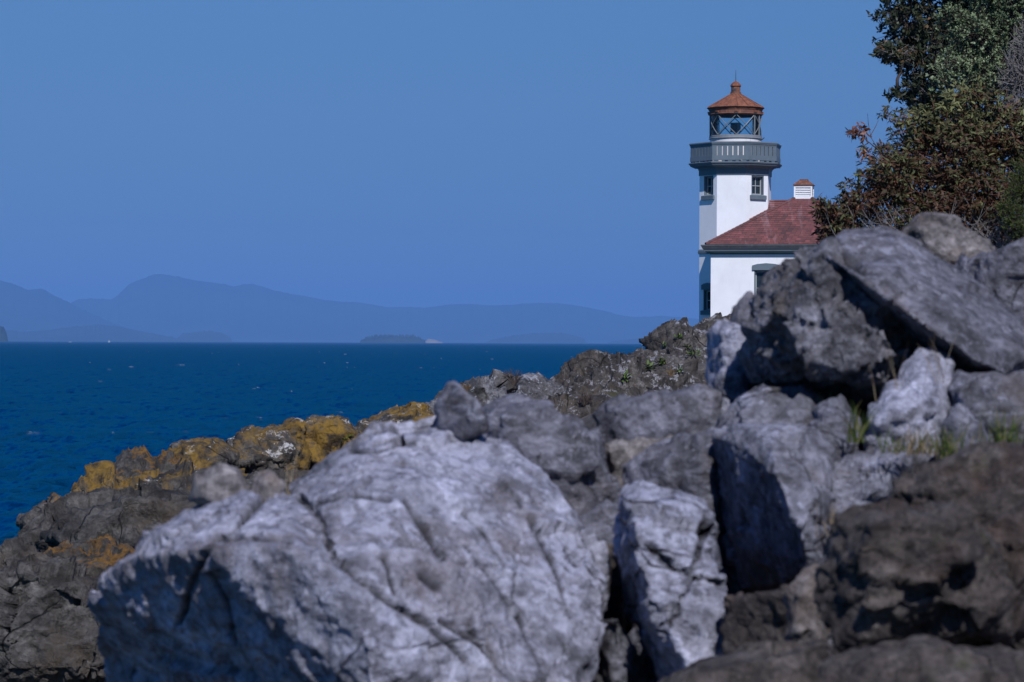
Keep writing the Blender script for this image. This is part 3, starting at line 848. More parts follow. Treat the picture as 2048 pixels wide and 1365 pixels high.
# small ridge roof that runs from the hip roof to the tower
zrd = EYE + (688.7-405.0)/F*125.2
mb = MB(); yb = 1.35; zl = zrd-0.85
r0, r1 = -LL+0.6, -0.4
mb.quad((r0, -yb, zl), (r1, -yb, zl), (r1, 0, zrd), (r0, 0, zrd)); mb.quad((r1, yb, zl), (r0, yb, zl), (r0, 0, zrd), (r1, 0, zrd)); mb.poly([(r0, -yb, zl), (r0, 0, zrd), (r0, yb, zl)])
sad = mb.build('saddle_roof', M_SHING, house)
for s_ in (-1, 1):
    A_, B_ = Vector((r0, -yb, zl+0.012)), Vector((r1, -yb, zl+0.012))
    if s_ > 0: A_, B_ = Vector((r1, yb, zl+0.012)), Vector((r0, yb, zl+0.012))
    v, f, rr = [], [], []; up = (Vector((0, 0, zrd))-Vector((0, -s_*-1*yb*0-yb if s_ < 0 else yb, zl))); up = Vector((0, yb if s_ < 0 else -yb, zrd-zl)).normalized(); al = (B_-A_).normalized(); nr = al.cross(up); L_ = (B_-A_).length
    rnd = random.Random(9+s_)
    for i in range(9):
        x = -0.1*(i % 2)
        while x < L_:
            a, b = max(x, 0), min(x+0.2, L_); n = len(v)
            if b-a > 0.02:
                for xx, hh, tt in ((a, i*0.168, 0.022), (b, i*0.168, 0.022), (b, i*0.168+0.18, 0.006), (a, i*0.168+0.18, 0.006), (a, i*0.168, 0), (b, i*0.168, 0)): v.append(tuple(A_+al*xx+up*hh+nr*tt))
                f += [(n, n+1, n+2, n+3), (n+4, n+5, n+1, n)]; rr += [rnd.random()]*2
            x += 0.21
    o = mesh_obj('shingles', v, f, M_SHING, sad); o['kind'] = 'stuff'
    at = o.data.attributes.new('rnd', 'FLOAT', 'FACE'); at.data.foreach_set('value', rr)
mb = MB(); mb.tube([(r0, 0, zrd+0.01), (r1, 0, zrd+0.01)], 0.06, 6); mb.build('ridge_cap', M_SHING, sad)
# louvred cupola on the peak
zc_ = lambda py: EYE + (688.9-py)/F*124.4
CW = 0.40
mb = MB()
z0, z1 = zc_(402), zc_(373)
for sx in (-1, 1):
    for sy in (-1, 1): mb.box((sx*(CW-0.035), sy*(CW-0.035), (z0+z1)/2), (0.07, 0.07, z1-z0))
for sy in (-1, 1):
    mb.box((0, sy*(CW-0.03), z0+0.09), (2*CW-0.14, 0.06, 0.18)); mb.box((0, sy*(CW-0.03), z1-0.035), (2*CW-0.14, 0.06, 0.07))
    mb.box((sy*(CW-0.03), 0, z0+0.09), (0.06, 2*CW-0.14, 0.18)); mb.box((sy*(CW-0.03), 0, z1-0.035), (0.06, 2*CW-0.14, 0.07))
mb.box((0, 0, (z0+z1)/2), (2*CW-0.22, 2*CW-0.22, z1-z0-0.02))
cup = mb.build('cupola', M_WHITE, house)
hh = (z1-0.07-(z0+0.18))
for i in range(5):
    z = z0+0.18+hh*(i+0.5)/5
    for q in range(4):
        t = q*math.pi/2; u = Vector((math.cos(t), math.sin(t), 0)); n = Vector((math.sin(t), -math.cos(t), 0))
        s = MB(); s.box(n*(CW-0.045)+ZV*z, (2*CW-0.15, 0.075, 0.018), (u, (n*0.75-ZV*0.66).normalized(), (n*0.66+ZV*0.75).normalized())); s.build('louvre', M_WHITE, cup)
mb = MB(); x = CW+0.045; y = 0.165; zt_ = zc_(361.0)
b = [(-x, -x, z1+0.012), (x, -x, z1+0.012), (x, x, z1+0.012), (-x, x, z1+0.012)]; b2 = [(p[0], p[1], z1+0.045) for p in b]; t = [(-y, -y, zt_), (y, -y, zt_), (y, y, zt_), (-y, y, zt_)]
mb.poly(list(reversed(b)))
for k in range(4):
    mb.quad(b[k], b[(k+1) % 4], b2[(k+1) % 4], b2[k]); mb.quad(b2[k], b2[(k+1) % 4], t[(k+1) % 4], t[k])
mb.poly(t); mb.box((0, 0, zt_+0.012), (2*y+0.03, 2*y+0.03, 0.03))
mb.build('cupola_roof', M_RUSTB, cup)
# ------------------------------------------------------------------ rocks
M_PALEROCK = rock_mat('pale_grey_boulder', (0.12, 0.119, 0.14), (0.285, 0.283, 0.35), (0.45, 0.448, 0.55), 3.2, (0.17, 0.14, 0.14), 0.7, fleck=0.12, speck=(0.46, 0.46, 0.58), crack=0.85, crack_scale=2.4, bdist=0.07, fine=27, streak=0.28)
M_GREYROCK = rock_mat('grey_rock', (0.05, 0.049, 0.056), (0.12, 0.118, 0.142), (0.21, 0.207, 0.255), 4.0, (0.10, 0.08, 0.07), 0.6, fleck=0.05, speck=(0.3, 0.3, 0.36), crack=0.8, crack_scale=3.0, bdist=0.05, fine=26, streak=0.35)
M_MIDROCK = rock_mat('weathered_grey_rock', (0.07, 0.069, 0.078), (0.165, 0.163, 0.195), (0.30, 0.298, 0.365), 3.6, (0.14, 0.115, 0.105), 0.7, fleck=0.1, crack=0.8, crack_scale=2.6, bdist=0.07, fine=27, streak=0.28, speck=(0.42, 0.42, 0.52))
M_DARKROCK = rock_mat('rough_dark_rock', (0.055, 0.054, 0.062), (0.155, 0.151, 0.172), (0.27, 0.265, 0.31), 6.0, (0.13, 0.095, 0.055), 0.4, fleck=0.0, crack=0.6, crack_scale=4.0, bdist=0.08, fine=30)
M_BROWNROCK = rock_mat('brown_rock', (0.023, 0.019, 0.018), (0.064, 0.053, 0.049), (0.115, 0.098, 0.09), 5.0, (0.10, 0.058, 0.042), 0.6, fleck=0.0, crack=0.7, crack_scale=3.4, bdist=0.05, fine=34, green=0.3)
M_TANROCK = rock_mat('tan_rock', (0.075, 0.067, 0.066), (0.17, 0.152, 0.15), (0.26, 0.238, 0.238), 5.0, (0.17, 0.11, 0.075), 0.6, crack=0.6, crack_scale=3.4, bdist=0.04, fine=34)
ORANGE = (0.21, 0.125, 0.018)
M_SHORE = rock_mat('dark_shore_rock', (0.022, 0.02, 0.02), (0.058, 0.053, 0.049), (0.115, 0.107, 0.10), 1.6, (0.085, 0.062, 0.04), 0.5, fleck=0.0, crack=0.8, crack_scale=1.1, bdist=0.14, fine=9)
M_LICHEN = rock_mat('orange_lichen_rock', (0.02, 0.018, 0.017), (0.055, 0.05, 0.046), (0.11, 0.10, 0.09), 1.5, (0.085, 0.062, 0.04), 0.4, lichen=ORANGE, lichen_lo=0.44, lichen_soft=0.16, fleck=0.08, crack=0.8, crack_scale=1.3, bdist=0.14, fine=10, up=0.5)
M_LICHEN2 = rock_mat('part_orange_rock', (0.02, 0.018, 0.017), (0.055, 0.05, 0.046), (0.10, 0.093, 0.085), 1.5, (0.085, 0.062, 0.04), 0.4, lichen=(0.17, 0.088, 0.018), lichen_lo=0.58, lichen_soft=0.06, fleck=0.0, crack=0.8, crack_scale=1.3, bdist=0.14, fine=10, up=0.9)
M_SLOPE = rock_mat('flecked_brown_slope_rock', (0.022, 0.019, 0.017), (0.058, 0.050, 0.045), (0.11, 0.098, 0.09), 1.1, (0.10, 0.075, 0.05), 0.4, fleck=0.22, crack=0.7, crack_scale=0.9, bdist=0.2, fine=9, green=0.35, speck=(0.30, 0.30, 0.33))
M_SLOPEPALE = rock_mat('pale_slope_rock', (0.04, 0.038, 0.038), (0.10, 0.096, 0.10), (0.19, 0.186, 0.20), 1.4, (0.11, 0.085, 0.06), 0.4, fleck=0.3, crack=0.8, crack_scale=1.1, bdist=0.16, fine=10, speck=(0.36, 0.36, 0.40))

RNG = random.Random(3)
def remesh_hulls(hulls, voxel):
    bm = bmesh.new()
    for pts in hulls:
        b2 = bmesh.new()
        for p in pts: b2.verts.new(p)
        r = bmesh.ops.convex_hull(b2, input=b2.verts)
        bmesh.ops.delete(b2, geom=[v for v in b2.verts if not v.link_faces], context='VERTS')
        bmesh.ops.recalc_face_normals(b2, faces=b2.faces)
        tmp = bpy.data.meshes.new('t'); b2.to_mesh(tmp); b2.free(); bm.from_mesh(tmp); bpy.data.meshes.remove(tmp)
    me = bpy.data.meshes.new('t'); bm.to_mesh(me); bm.free()
    o = bpy.data.objects.new('t', me); COL.objects.link(o)
    md = o.modifiers.new('r', 'REMESH'); md.mode = 'VOXEL'; md.voxel_size = voxel; md.adaptivity = 0.0
    dg = bpy.context.evaluated_depsgraph_get(); dg.update()
    res = bpy.data.meshes.new_from_object(o.evaluated_get(dg))
    bpy.data.objects.remove(o); bpy.data.meshes.remove(me)
    return res

def seg_dist(x, y, line):
    best = np.full(len(x), 1e9)
    for (x0, y0), (x1, y1) in zip(line, line[1:]):
        dx, dy = x1-x0, y1-y0; L2 = dx*dx+dy*dy
        t = np.clip(((x-x0)*dx+(y-y0)*dy)/L2, 0, 1)
        best = np.minimum(best, np.hypot(x-x0-t*dx, y-y0-t*dy))
    return best

def rock_from(name, label, hulls, mat, voxel, size, amp=0.65, block=0.55, cracks=(), cat='rock', group=None, seed=None, strata=0.0, smooth_n=0, sdir=(0.3, 0.5, 0.8), lump=1.0, fine=1.0, pit=0.0):
    """hulls: lists of world points. size: rough size of the rock in metres, sets the noise scales"""
    seed = seed if seed is not None else RNG.randint(0, 900)
    me = remesh_hulls(hulls, voxel)
    n = len(me.vertices)
    co = np.empty(n*3, dtype=np.float32); me.vertices.foreach_get('co', co); co = co.reshape(-1, 3).astype(float)
    def normals():
        me.vertices.foreach_set('co', co.astype(np.float32).ravel()); me.update()
        nn = np.empty(n*3, dtype=np.float32); me.vertex_normals.foreach_get('vector', nn); return nn.reshape(-1, 3).astype(float)
    off = np.array([seed*3.1, seed*1.7, seed*0.9])
    nr = normals()
    q = co/size
    w = np.stack([fbm(q*2.6+off+31*k, 4, s=seed+k) for k in range(3)], 1)
    qq = q + w*0.20
    # broad lumps, broken blocks with grooves, fine roughness
    d = lump*0.040*fbm(qq*2.4+off, 3, s=seed)
    if block:
        qa = q+w*0.07
        for fr, step, tl, sd_ in ((2.3, 0.030, 0.42, 0), (5.6, 0.013, 0.16, 17), (14.0, 0.0055, 0.055, 33)):
            f1, f2, cid, tilt = worley(qa*fr*np.array([1.0, 1.0, 1.3])+off, seed+sd_)
            d = d + block*(step*(cid-0.5) + tl*tilt)
    d = d - d.mean() - 0.45*d.std()
    co = co + nr*(d*size*amp)[:, None]
    nr = normals()
    d = 0.020*ridged(qq*7+off, 4, 0.58, s=seed+5)-0.008 + fine*0.016*fbm(q*22+off, 4, 0.65, s=seed+8)
    if pit:
        d = d - pit*0.05*np.clip((fbm(q*9+off, 3, s=seed+21)-0.02)*4, 0, 1)
    if strata:
        sd = np.array(sdir)/np.linalg.norm(sdir)
        t = (co@sd)/size*9 + 1.2*fbm(q*2+off, 3, s=seed+9)
        d = d + strata*0.022*(np.abs((t % 1)-0.5)*2)**1.5
        a = np.cross(sd, (0, 0, 1.0)); a /= np.linalg.norm(a)
        qs = np.stack([(co@sd)*22, (co@a)*3, (co@np.cross(sd, a))*3], 1)/size
        d = d + strata*0.014*fbm(qs+off, 4, 0.6, s=seed+12)
    co = co + nr*(d*size*amp)[:, None]
    if cracks:
        nr = normals()
        X, Y = PX(co)
        ckv = np.zeros(n); wob = 5*fbm(q*9+off, 3, s=seed+2); facing = nr[:, 1] < 0.25
        for line, width, depth in cracks:
            e = seg_dist(X+wob, Y+wob*0.7, line)
            k = np.clip(1-e/(width*np.clip(0.85+0.9*fbm(q*5+off+width, 3, s=seed+3), 0.2, 1.3)), 0, 1)
            k = np.where(facing, k, 0); ckv = np.maximum(ckv, k)
            co = co - nr*(depth*k**1.2)[:, None]
    me.vertices.foreach_set('co', co.astype(np.float32).ravel())
    me.polygons.foreach_set('use_smooth', np.ones(len(me.polygons), dtype=bool))
    if cracks:
        at = me.attributes.new('crack', 'FLOAT', 'POINT'); at.data.foreach_set('value', np.clip(ckv*1.25, 0, 1).astype(np.float32))
    me.materials.clear(); me.materials.append(mat); me.update()
    me.name = name
    o = bpy.data.objects.new(name, me); link(o)
    tag(o, label, cat, group)
    return o

def hull_px(outline, d, bulge, back, inner=0.55, shift=(0, 0), tilt=(0, 0), root=None, bshrink=0.7):
    """a boulder hull from its outline: a nearer front, the outline at its own distance (tilted), a smaller back"""
    cx = sum(p[0] for p in outline)/len(outline); cy = sum(p[1] for p in outline)/len(outline)
    H = max(p[1] for p in outline)-min(p[1] for p in outline); Wd = max(p[0] for p in outline)-min(p[0] for p in outline)
    pts = []
    for x, y in outline:
        dd = d + tilt[0]*(x-cx)/Wd + tilt[1]*(cy-y)/H
        pts.append(P(x, y, dd))
        fx, fy = cx+(x-cx)*inner+shift[0], cy+(y-cy)*inner+shift[1]
        pts.append(P(fx, fy, d-bulge + tilt[0]*(fx-cx)/Wd*0.8 + tilt[1]*(cy-fy)/H*0.8))
        bx, by = cx+(x-cx)*bshrink, cy+(y-cy)*bshrink
        pts.append(P(bx, by+H*0.06, dd+back))
    if root:
        lo = max(p[1] for p in outline)
        for x, y in outline:
            if y > cy:
                g = P(cx+(x-cx)*0.75, y, d+back*0.5)
                z = float(ground_z(g.x, g.y)[0])-0.35
                if z < g.z: pts.append(Vector((g.x, g.y, z)))
                g2 = P(cx+(x-cx)*0.85, y, d+0.05*root)
                if z < g2.z: pts.append(Vector((g2.x, g2.y, z)))
    return pts

def rk(name, label, outline, d, bulge, back, mat, inner=0.55, shift=(0, 0), tilt=(0, 0), root=1.0, vox=None, size=None, **kw):
    h = hull_px(outline, d, bulge, back, inner, shift, tilt, root)
    Wm = (max(p[0] for p in outline)-min(p[0] for p in outline))/F*d
    Hm = (max(p[1] for p in outline)-min(p[1] for p in outline))/F*d
    size = size or max(Wm, Hm)
    vox = vox or max(0.0165*d/10, size/100)
    return rock_from(name, label, [h], mat, vox, size, **kw)

# ---- the big pale boulder in the foreground
AL = [(385,990,9.45),(450,972,9.5),(546,984,9.5),(300,1058,9.25),(232,1130,9.27),(300,1110,9.05),(410,1094,8.74),(560,1090,8.56),(640,1136,8.48),(695,1180,8.40),(735,1290,8.30),(745,1450,8.28),(600,1005,9.3),
      (203,1190,9.52),(198,1365,10.08),(198,1470,10.42),(440,1480,9.82),(640,1480,9.25),(450,1000,10.1),(330,1150,10.4),(330,1500,10.8),(600,1050,10.2)]
AR = [(574,972,9.55),(660,904,9.6),(700,878,9.65),(760,850,9.7),(880,824,9.8),(960,842,9.8),(1080,925,9.65),(1165,1060,9.4),(1220,1160,9.2),(1212,1210,9.1),(600,1010,9.28),(660,1120,8.62),(695,1180,8.40),(735,1290,8.30),(745,1450,8.28),
      (1185,1400,8.9),(1180,1270,8.95),(760,1480,8.28),(1100,1480,8.6),(1150,1120,9.15),(900,900,10.4),(1150,1100,10.1),(1100,1500,10.1),(650,1000,10.2)]
cr_a = [([(845,1150),(872,1172)], 22, 0.02), ([(940,1255),(955,1268)], 16, 0.03), ([(548,972),(512,1010),(472,1058),(430,1080),(402,1120),(378,1180),(357,1245)], 10, 0.03),
        ([(598,992),(645,1040),(655,1090),(668,1118),(722,1162),(790,1212),(860,1250),(935,1325)], 10, 0.03),
        ([(812,1000),(850,1060),(882,1112)], 11, 0.035), ([(440,1080),(500,1074),(582,1084)], 9, 0.02), ([(770,1118),(792,1188)], 8, 0.02),
        ([(420,1150),(450,1200),(470,1290)], 8, 0.02), ([(905,1010),(960,1060),(1010,1130)], 7, 0.018), ([(700,900),(760,905),(830,880)], 11, 0.03), ([(1000,950),(1060,1040),(1120,1160),(1140,1240)], 6, 0.015), ([(930,1090),(1000,1180),(1060,1290),(1090,1360)], 6, 0.012), ([(880,1240),(960,1290),(1010,1350)], 9, 0.03), ([(620,1010),(690,990),(780,1000)], 8, 0.015)]
rock_from('boulder', 'huge pale grey cracked boulder with a dark shaded face in front', [[P(*p) for p in AL], [P(*p) for p in AR]], M_PALEROCK, 0.0112, 1.3, amp=0.34, block=0.75, lump=0.3, fine=2.0, cracks=cr_a, seed=21, strata=0.5, sdir=(0.5, 0.25, 0.75), cat='boulder')
rk('stone', 'small pointed grey stone on top of the huge cracked boulder', [(862,812),(898,758),(915,760),(955,806),(985,862),(925,885),(872,862)], 9.72, 0.05, 0.18, M_GREYROCK, 0.4, (16, -18), (-0.12, 0.05), root=None, cat='stone', amp=0.45)
rk('stone', 'tan stone on the sloping crest of the huge cracked boulder', [(372,1005),(392,948),(440,926),(485,936),(510,1010),(440,1030)], 9.3, 0.06, 0.2, M_TANROCK, 0.6, root=None, cat='stone')
rk('stone', 'brownish stone lump right beside the tan stone on the crest', [(492,1010),(505,954),(540,936),(574,966),(572,1015),(530,1030)], 9.3, 0.06, 0.2, M_TANROCK, 0.6, root=None, cat='stone')
rk('boulder', 'smooth grey brown boulder behind the crest of the huge cracked boulder', [(930,860),(985,808),(1012,793),(1100,793),(1165,835),(1195,890),(1245,985),(1215,1020),(1150,1035),(1040,960)], 10.3, 0.16, 0.6, M_GREYROCK, 0.55, (0, -25), (0, 0.25), strata=0.4, sdir=(0.6, 0.3, 0.7), amp=0.7, block=0.7, cat='boulder')
rk('rock', 'wedge of grey brown rock in the gap beside the huge boulder', [(1140,1045),(1215,1000),(1255,1010),(1248,1075),(1165,1090)], 9.95, 0.06, 0.3, M_GREYROCK)
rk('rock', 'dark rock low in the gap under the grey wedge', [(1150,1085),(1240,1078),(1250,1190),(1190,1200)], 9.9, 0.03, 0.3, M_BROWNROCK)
rk('rock', 'knobbly grey ledge rock above the dark crack', [(1185,832),(1240,800),(1330,785),(1400,768),(1445,785),(1450,850),(1330,878),(1210,888),(1188,868)], 10.7, 0.10, 0.5, M_GREYROCK, 0.6, (0, -8), (0, 0.12), amp=0.6, block=0.7)
rk('rock', 'flat tan brown rock slab between two grey rocks', [(1195,888),(1330,868),(1400,860),(1260,935),(1215,915)], 10.6, 0.05, 0.4, M_TANROCK)
rk('rock', 'folded grey rock wedge above the pale split boulder', [(1240,928),(1380,868),(1450,850),(1455,960),(1435,1020),(1370,1014),(1290,965)], 10.25, 0.14, 0.4, M_GREYROCK, 0.5, (10, -15), (-0.1, 0.1), strata=0.5, sdir=(0.4, 0.2, 0.9), block=0.6)
# pale split boulder with a shaded side
FB = [(1222,1050,9.45),(1240,1150,9.42),(1285,1260,9.36),(1322,1350,9.25),(1250,978,9.30),(1290,968,9.30),(1372,1012,9.22),(1408,1004,9.25),(1440,1100,9.08),(1453,1190,9.0),(1457,1350,8.9),
      (1262,1040,9.02),(1272,1120,8.96),(1292,1200,8.92),(1345,1278,8.86),(1392,1335,8.84),(1420,1420,8.85),(1340,1440,9.2)]
rock_from('boulder', 'pale split boulder with a shaded side and orange spots', [[P(*p) for p in FB]+[P(1260,1050,9.8),P(1400,1050,9.8),P(1440,1400,9.7),P(1320,1400,9.8)]], M_PALEROCK, 0.0095, 0.6, amp=0.4, block=0.8, fine=1.5, seed=40,
          cracks=[([(1298,1088),(1330,1120),(1385,1152),(1447,1168)], 12, 0.05), ([(1412,1025),(1402,1090),(1385,1150),(1352,1230),(1325,1262)], 10, 0.04)], cat='boulder', strata=0.3)
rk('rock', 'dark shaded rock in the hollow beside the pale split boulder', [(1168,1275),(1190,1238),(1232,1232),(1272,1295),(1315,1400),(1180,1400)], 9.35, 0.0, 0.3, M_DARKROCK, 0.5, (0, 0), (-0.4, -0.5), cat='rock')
rk('stone', 'small grey stone wedged in the split of the pale boulder', [(1392,1085),(1425,1062),(1442,1110),(1437,1165),(1388,1148)], 9.2, 0.06, 0.2, M_GREYROCK, cat='stone', root=None)
# slab with a tall face in shade
GB = [(1425,872,10.05),(1430,960,10.12),(1440,1050,10.18),(1478,1182,10.15),(1570,1168,9.75),(1614,1132,9.5),(1602,1060,9.42),(1552,960,9.5),(1545,885,9.62),(1500,852,9.85),(1440,850,10.1),
      (1645,1010,9.5),(1665,900,9.7),(1620,858,9.85),(1655,1090,9.55),(1660,1180,9.7)]
rock_from('boulder', 'grey slab with a tall smooth face in blue shade', [[P(*p) for p in GB]+[P(1480,900,10.9),P(1640,900,10.6),P(1640,1180,10.5),P(1500,1200,10.9)]], M_MIDROCK, 0.0115, 0.6, amp=0.4, block=0.6, seed=52, strata=0.5, sdir=(0.95, 0.1, 0.25), cat='boulder')
rk('rock', 'pale weathered rock ledge above the slab in shade', [(1430,838),(1470,792),(1530,766),(1600,770),(1655,802),(1660,850),(1560,895),(1450,878)], 10.35, 0.12, 0.5, M_MIDROCK, 0.55, (0, -10), (0, 0.25), amp=0.6, block=0.7)
rk('rock', 'smooth grey rock knob beside the orange lichen stone', [(1635,812),(1680,788),(1718,835),(1725,900),(1700,945),(1640,948),(1600,885)], 10.05, 0.10, 0.35, M_GREYROCK, 0.55, (0, -10), (0, 0.15), amp=0.7, block=0.7)
rk('rock', 'jumbled pale rock between the slab and the brown boulders', [(1600,935),(1700,915),(1785,900),(1872,903),(1862,932),(1795,965),(1782,1015),(1695,1060),(1615,1065)], 9.75, 0.12, 0.4, M_MIDROCK, 0.6, (0, -12), (0, 0.25), amp=0.7, block=0.9)
rk('stone', 'orange lichen covered stone in a grassy hollow', [(1650,800),(1690,788),(1716,808),(1712,838),(1665,832)], 10.5, 0.05, 0.2, None or M_LICHEN2, cat='stone')
# upper right group
JB = [(1486,730,10.75),(1500,650,10.62),(1540,585,10.55),(1612,528,10.5),(1660,490,10.5),(1765,560,10.45),(1850,640,10.4),(1880,730,10.5),(1800,806,10.6),(1700,818,10.6),(1640,802,10.6),(1560,768,10.65),(1500,770,10.75),
      (1560,645,10.26),(1680,610,10.14),(1760,650,10.14),(1600,715,10.2),(1720,740,10.12),(1830,720,10.25)]
rock_from('boulder', 'dark rough pitted boulder hiding the lower lighthouse building', [[P(*p) for p in JB]+[P(1540,560,11.4),P(1760,570,11.4),P(1820,760,11.5),P(1540,760,11.5), P(1560,860,11.2), P(1800,860,11.2)]], M_DARKROCK, 0.0115, 0.75, amp=0.5, block=0.9, seed=61, cat='boulder', fine=2.4, pit=0.9)
J2 = [(1645,492,10.6),(1690,455,10.7),(1778,453,10.75),(1838,488,10.75),(1900,538,10.72),(1985,590,10.7),(2075,655,10.65),(2062,700,10.4),(2012,750,10.2),(1945,718,10.1),(1830,640,10.08),(1760,585,10.12),(1700,545,10.2),(1655,515,10.4),(1800,530,10.3),(1900,610,10.25)]
rock_from('boulder', 'smooth grey sloping slab capping the dark pitted boulder', [[P(*p) for p in J2]+[P(1720,500,11.5),P(1900,560,11.5),P(2070,690,11.4),P(2010,810,10.9),P(1900,780,10.7),P(1850,730,10.7),P(1720,610,10.7)]], M_GREYROCK, 0.0115, 0.8, amp=0.3, block=0.4, fine=1.6, seed=73, cat='boulder', strata=0.3, cracks=[([(1650,488),(1690,520),(1730,545)], 14, 0.05)])
rk('rock', 'knobbly lichen stained rock crest behind the leaning slab', [(1795,480),(1815,445),(1850,428),(1900,440),(1960,470),(2008,497),(1995,560),(1850,540)], 12.0, 0.10, 0.5, M_TANROCK, 0.55, (0, -12), (0, 0.15), amp=0.6, block=0.7, fine=2.0)
rk('rock', 'grey rock with a dark overhang at the edge above the leaning slab', [(1915,525),(1960,502),(2075,482),(2330,500),(2350,680),(2000,640),(1940,575)], 11.4, 0.16, 0.5, M_GREYROCK, 0.6, (20, -38), (0, -0.25), amp=0.7)
rk('stone', 'small grey stone leaning on the dark pitted boulder', [(1464,612),(1500,582),(1525,600),(1515,690),(1482,695),(1462,650)], 11.1, 0.06, 0.25, M_GREYROCK, cat='stone', amp=0.8)
rk('stone', 'pale knobbly stone beside the foot of the dark pitted boulder', [(1412,658),(1440,635),(1492,650),(1505,700),(1475,748),(1440,738),(1420,695)], 11.0, 0.08, 0.3, M_PALEROCK, 0.55, (8, -8), (-0.1, 0.1), cat='stone')
rk('stone', 'pinkish low stone under the pale knobbly stone', [(1428,748),(1460,725),(1502,740),(1495,785),(1440,785)], 10.9, 0.05, 0.25, M_MIDROCK, cat='stone')
rk('rock', 'white peaked rock above the grass tufts', [(1728,825),(1778,770),(1840,692),(1868,685),(1905,712),(1912,790),(1885,860),(1800,868),(1738,858)], 10.05, 0.12, 0.4, M_PALEROCK, 0.5, (-5, 10), (0.05, 0.3), amp=0.6, block=0.6)
rk('rock', 'broad pale grey rock at the edge beside the white peaked rock', [(1872,800),(1900,735),(1960,742),(2075,742),(2300,760),(2320,930),(1960,915),(1895,865)], 9.95, 0.10, 0.5, M_MIDROCK, 0.6, (0, -15), (0, 0.25), amp=0.7)
rk('stone', 'small grey stone half sunk in grass', [(1882,850),(1915,805),(1968,848),(1992,905),(1900,915)], 9.6, 0.06, 0.2, M_GREYROCK, cat='stone')
# brown boulders at the lower corner
rk('boulder', 'large rough reddish brown boulder in the lower corner', [(1628,1135),(1660,1080),(1700,1030),(1765,1012),(1920,1008),(1965,1060),(2012,1140),(2038,1252),(2000,1300),(1850,1305),(1680,1295),(1640,1200)], 7.6, 0.20, 0.5, M_BROWNROCK, 0.62, (0, -22), (0, 0.0), root=None, amp=0.6, block=0.95, fine=2.0, cat='boulder')
rk('boulder', 'olive brown boulder behind the large reddish brown one', [(1778,965),(1800,930),(1900,908),(2080,895),(2330,900),(2340,1040),(1950,1040),(1800,1030)], 8.2, 0.10, 0.4, M_BROWNROCK, 0.65, (0, -8), (0, 0.2), amp=0.55, block=0.95, fine=2.0, cat='boulder')
rk('boulder', 'brown rock at the edge beside the large reddish boulder', [(1955,1060),(2000,1015),(2085,985),(2330,1000),(2350,1360),(2035,1290)], 7.8, 0.06, 0.4, M_BROWNROCK, cat='boulder')
rk('boulder', 'low brown rock along the bottom below the pale split boulder', [(1285,1385),(1400,1322),(1560,1296),(1655,1285),(1665,1430),(1290,1430)], 7.35, 0.10, 0.4, M_BROWNROCK, 0.6, (0, -10), (0, 0.2), cat='boulder')
rk('boulder', 'brown rock along the bottom below the large reddish boulder', [(1640,1335),(1700,1300),(1850,1312),(1960,1318),(2085,1300),(2090,1430),(1650,1430)], 7.2, 0.10, 0.4, M_BROWNROCK, 0.6, (0, -10), (0, 0.2), cat='boulder')
rk('stone', 'upright tan stone between the slab in shade and the reddish boulder', [(1572,1185),(1600,1142),(1642,1128),(1655,1200),(1645,1292),(1592,1250)], 8.3, 0.05, 0.2, M_TANROCK, cat='stone')
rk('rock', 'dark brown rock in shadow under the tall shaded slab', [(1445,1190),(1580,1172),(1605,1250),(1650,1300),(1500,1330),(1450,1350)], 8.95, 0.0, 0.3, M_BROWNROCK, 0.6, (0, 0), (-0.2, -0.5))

# ---- shore outcrops beyond, in focus
def shore(label, outline, d, bulge, back, mat, vox=0.045, size=3.0, cat='rock outcrop', **kw):
    kw.setdefault('amp', 0.8); kw.setdefault('block', 1.0)
    return rk('rock_outcrop', label, outline, d, bulge, back, mat, kw.pop('inner', 0.6), kw.pop('shift', (0, 0)), kw.pop('tilt', (0, 0)), 1.0, vox*1.5, size, cat=cat, **kw)
shore('flecked brown rock knoll under the lighthouse', [(1285,700),(1296,668),(1330,655),(1400,648),(1480,638),(1600,642),(1620,760),(1430,810),(1300,780),(1278,730)], 112, 2.0, 9.0, M_SLOPE, 0.06, 4.5, shift=(0, 20), tilt=(0, 4.0))
shore('broad flecked brown rock slope below the lighthouse knoll', [(1095,800),(1120,765),(1142,746),(1182,729),(1230,716),(1275,709),(1330,712),(1420,760),(1450,820),(1300,850),(1110,860)], 90, 2.5, 6.0, M_SLOPE, 0.05, 4.5, shift=(0, 15), tilt=(0, 4.0))
shore('dark brown rock shoulder in front of the flecked slope', [(1040,820),(1080,790),(1150,785),(1260,800),(1330,790),(1350,850),(1250,880),(1060,870)], 72, 1.2, 4.0, M_SLOPE, 0.045, 3.0, tilt=(0, 2.0))
shore('pale grey rock knob on the shore ridge', [(955,800),(1010,767),(1055,757),(1100,766),(1130,790),(1120,830),(1000,840)], 74, 1.0, 4.0, M_SLOPEPALE, 0.045, 2.4, tilt=(0, 1.6))
shore('pale flecked rock ridge sloping towards the sea', [(795,860),(838,818),(880,792),(940,776),(1000,772),(1020,830),(900,880)], 66, 1.0, 3.5, M_SLOPEPALE, 0.04, 2.6, tilt=(0, 1.6))
def ledge(label, hulls, mat, vox, size, **kw):
    hs = [hull_px(o_, d_, b_, bk_, 0.6, (0, 0), t_, 1.0) for o_, d_, b_, bk_, t_ in hulls]
    kw.setdefault('amp', 0.8); kw.setdefault('block', 1.0)
    return rock_from('rock_outcrop', label, hs, mat, vox, size, cat='rock outcrop', **kw)
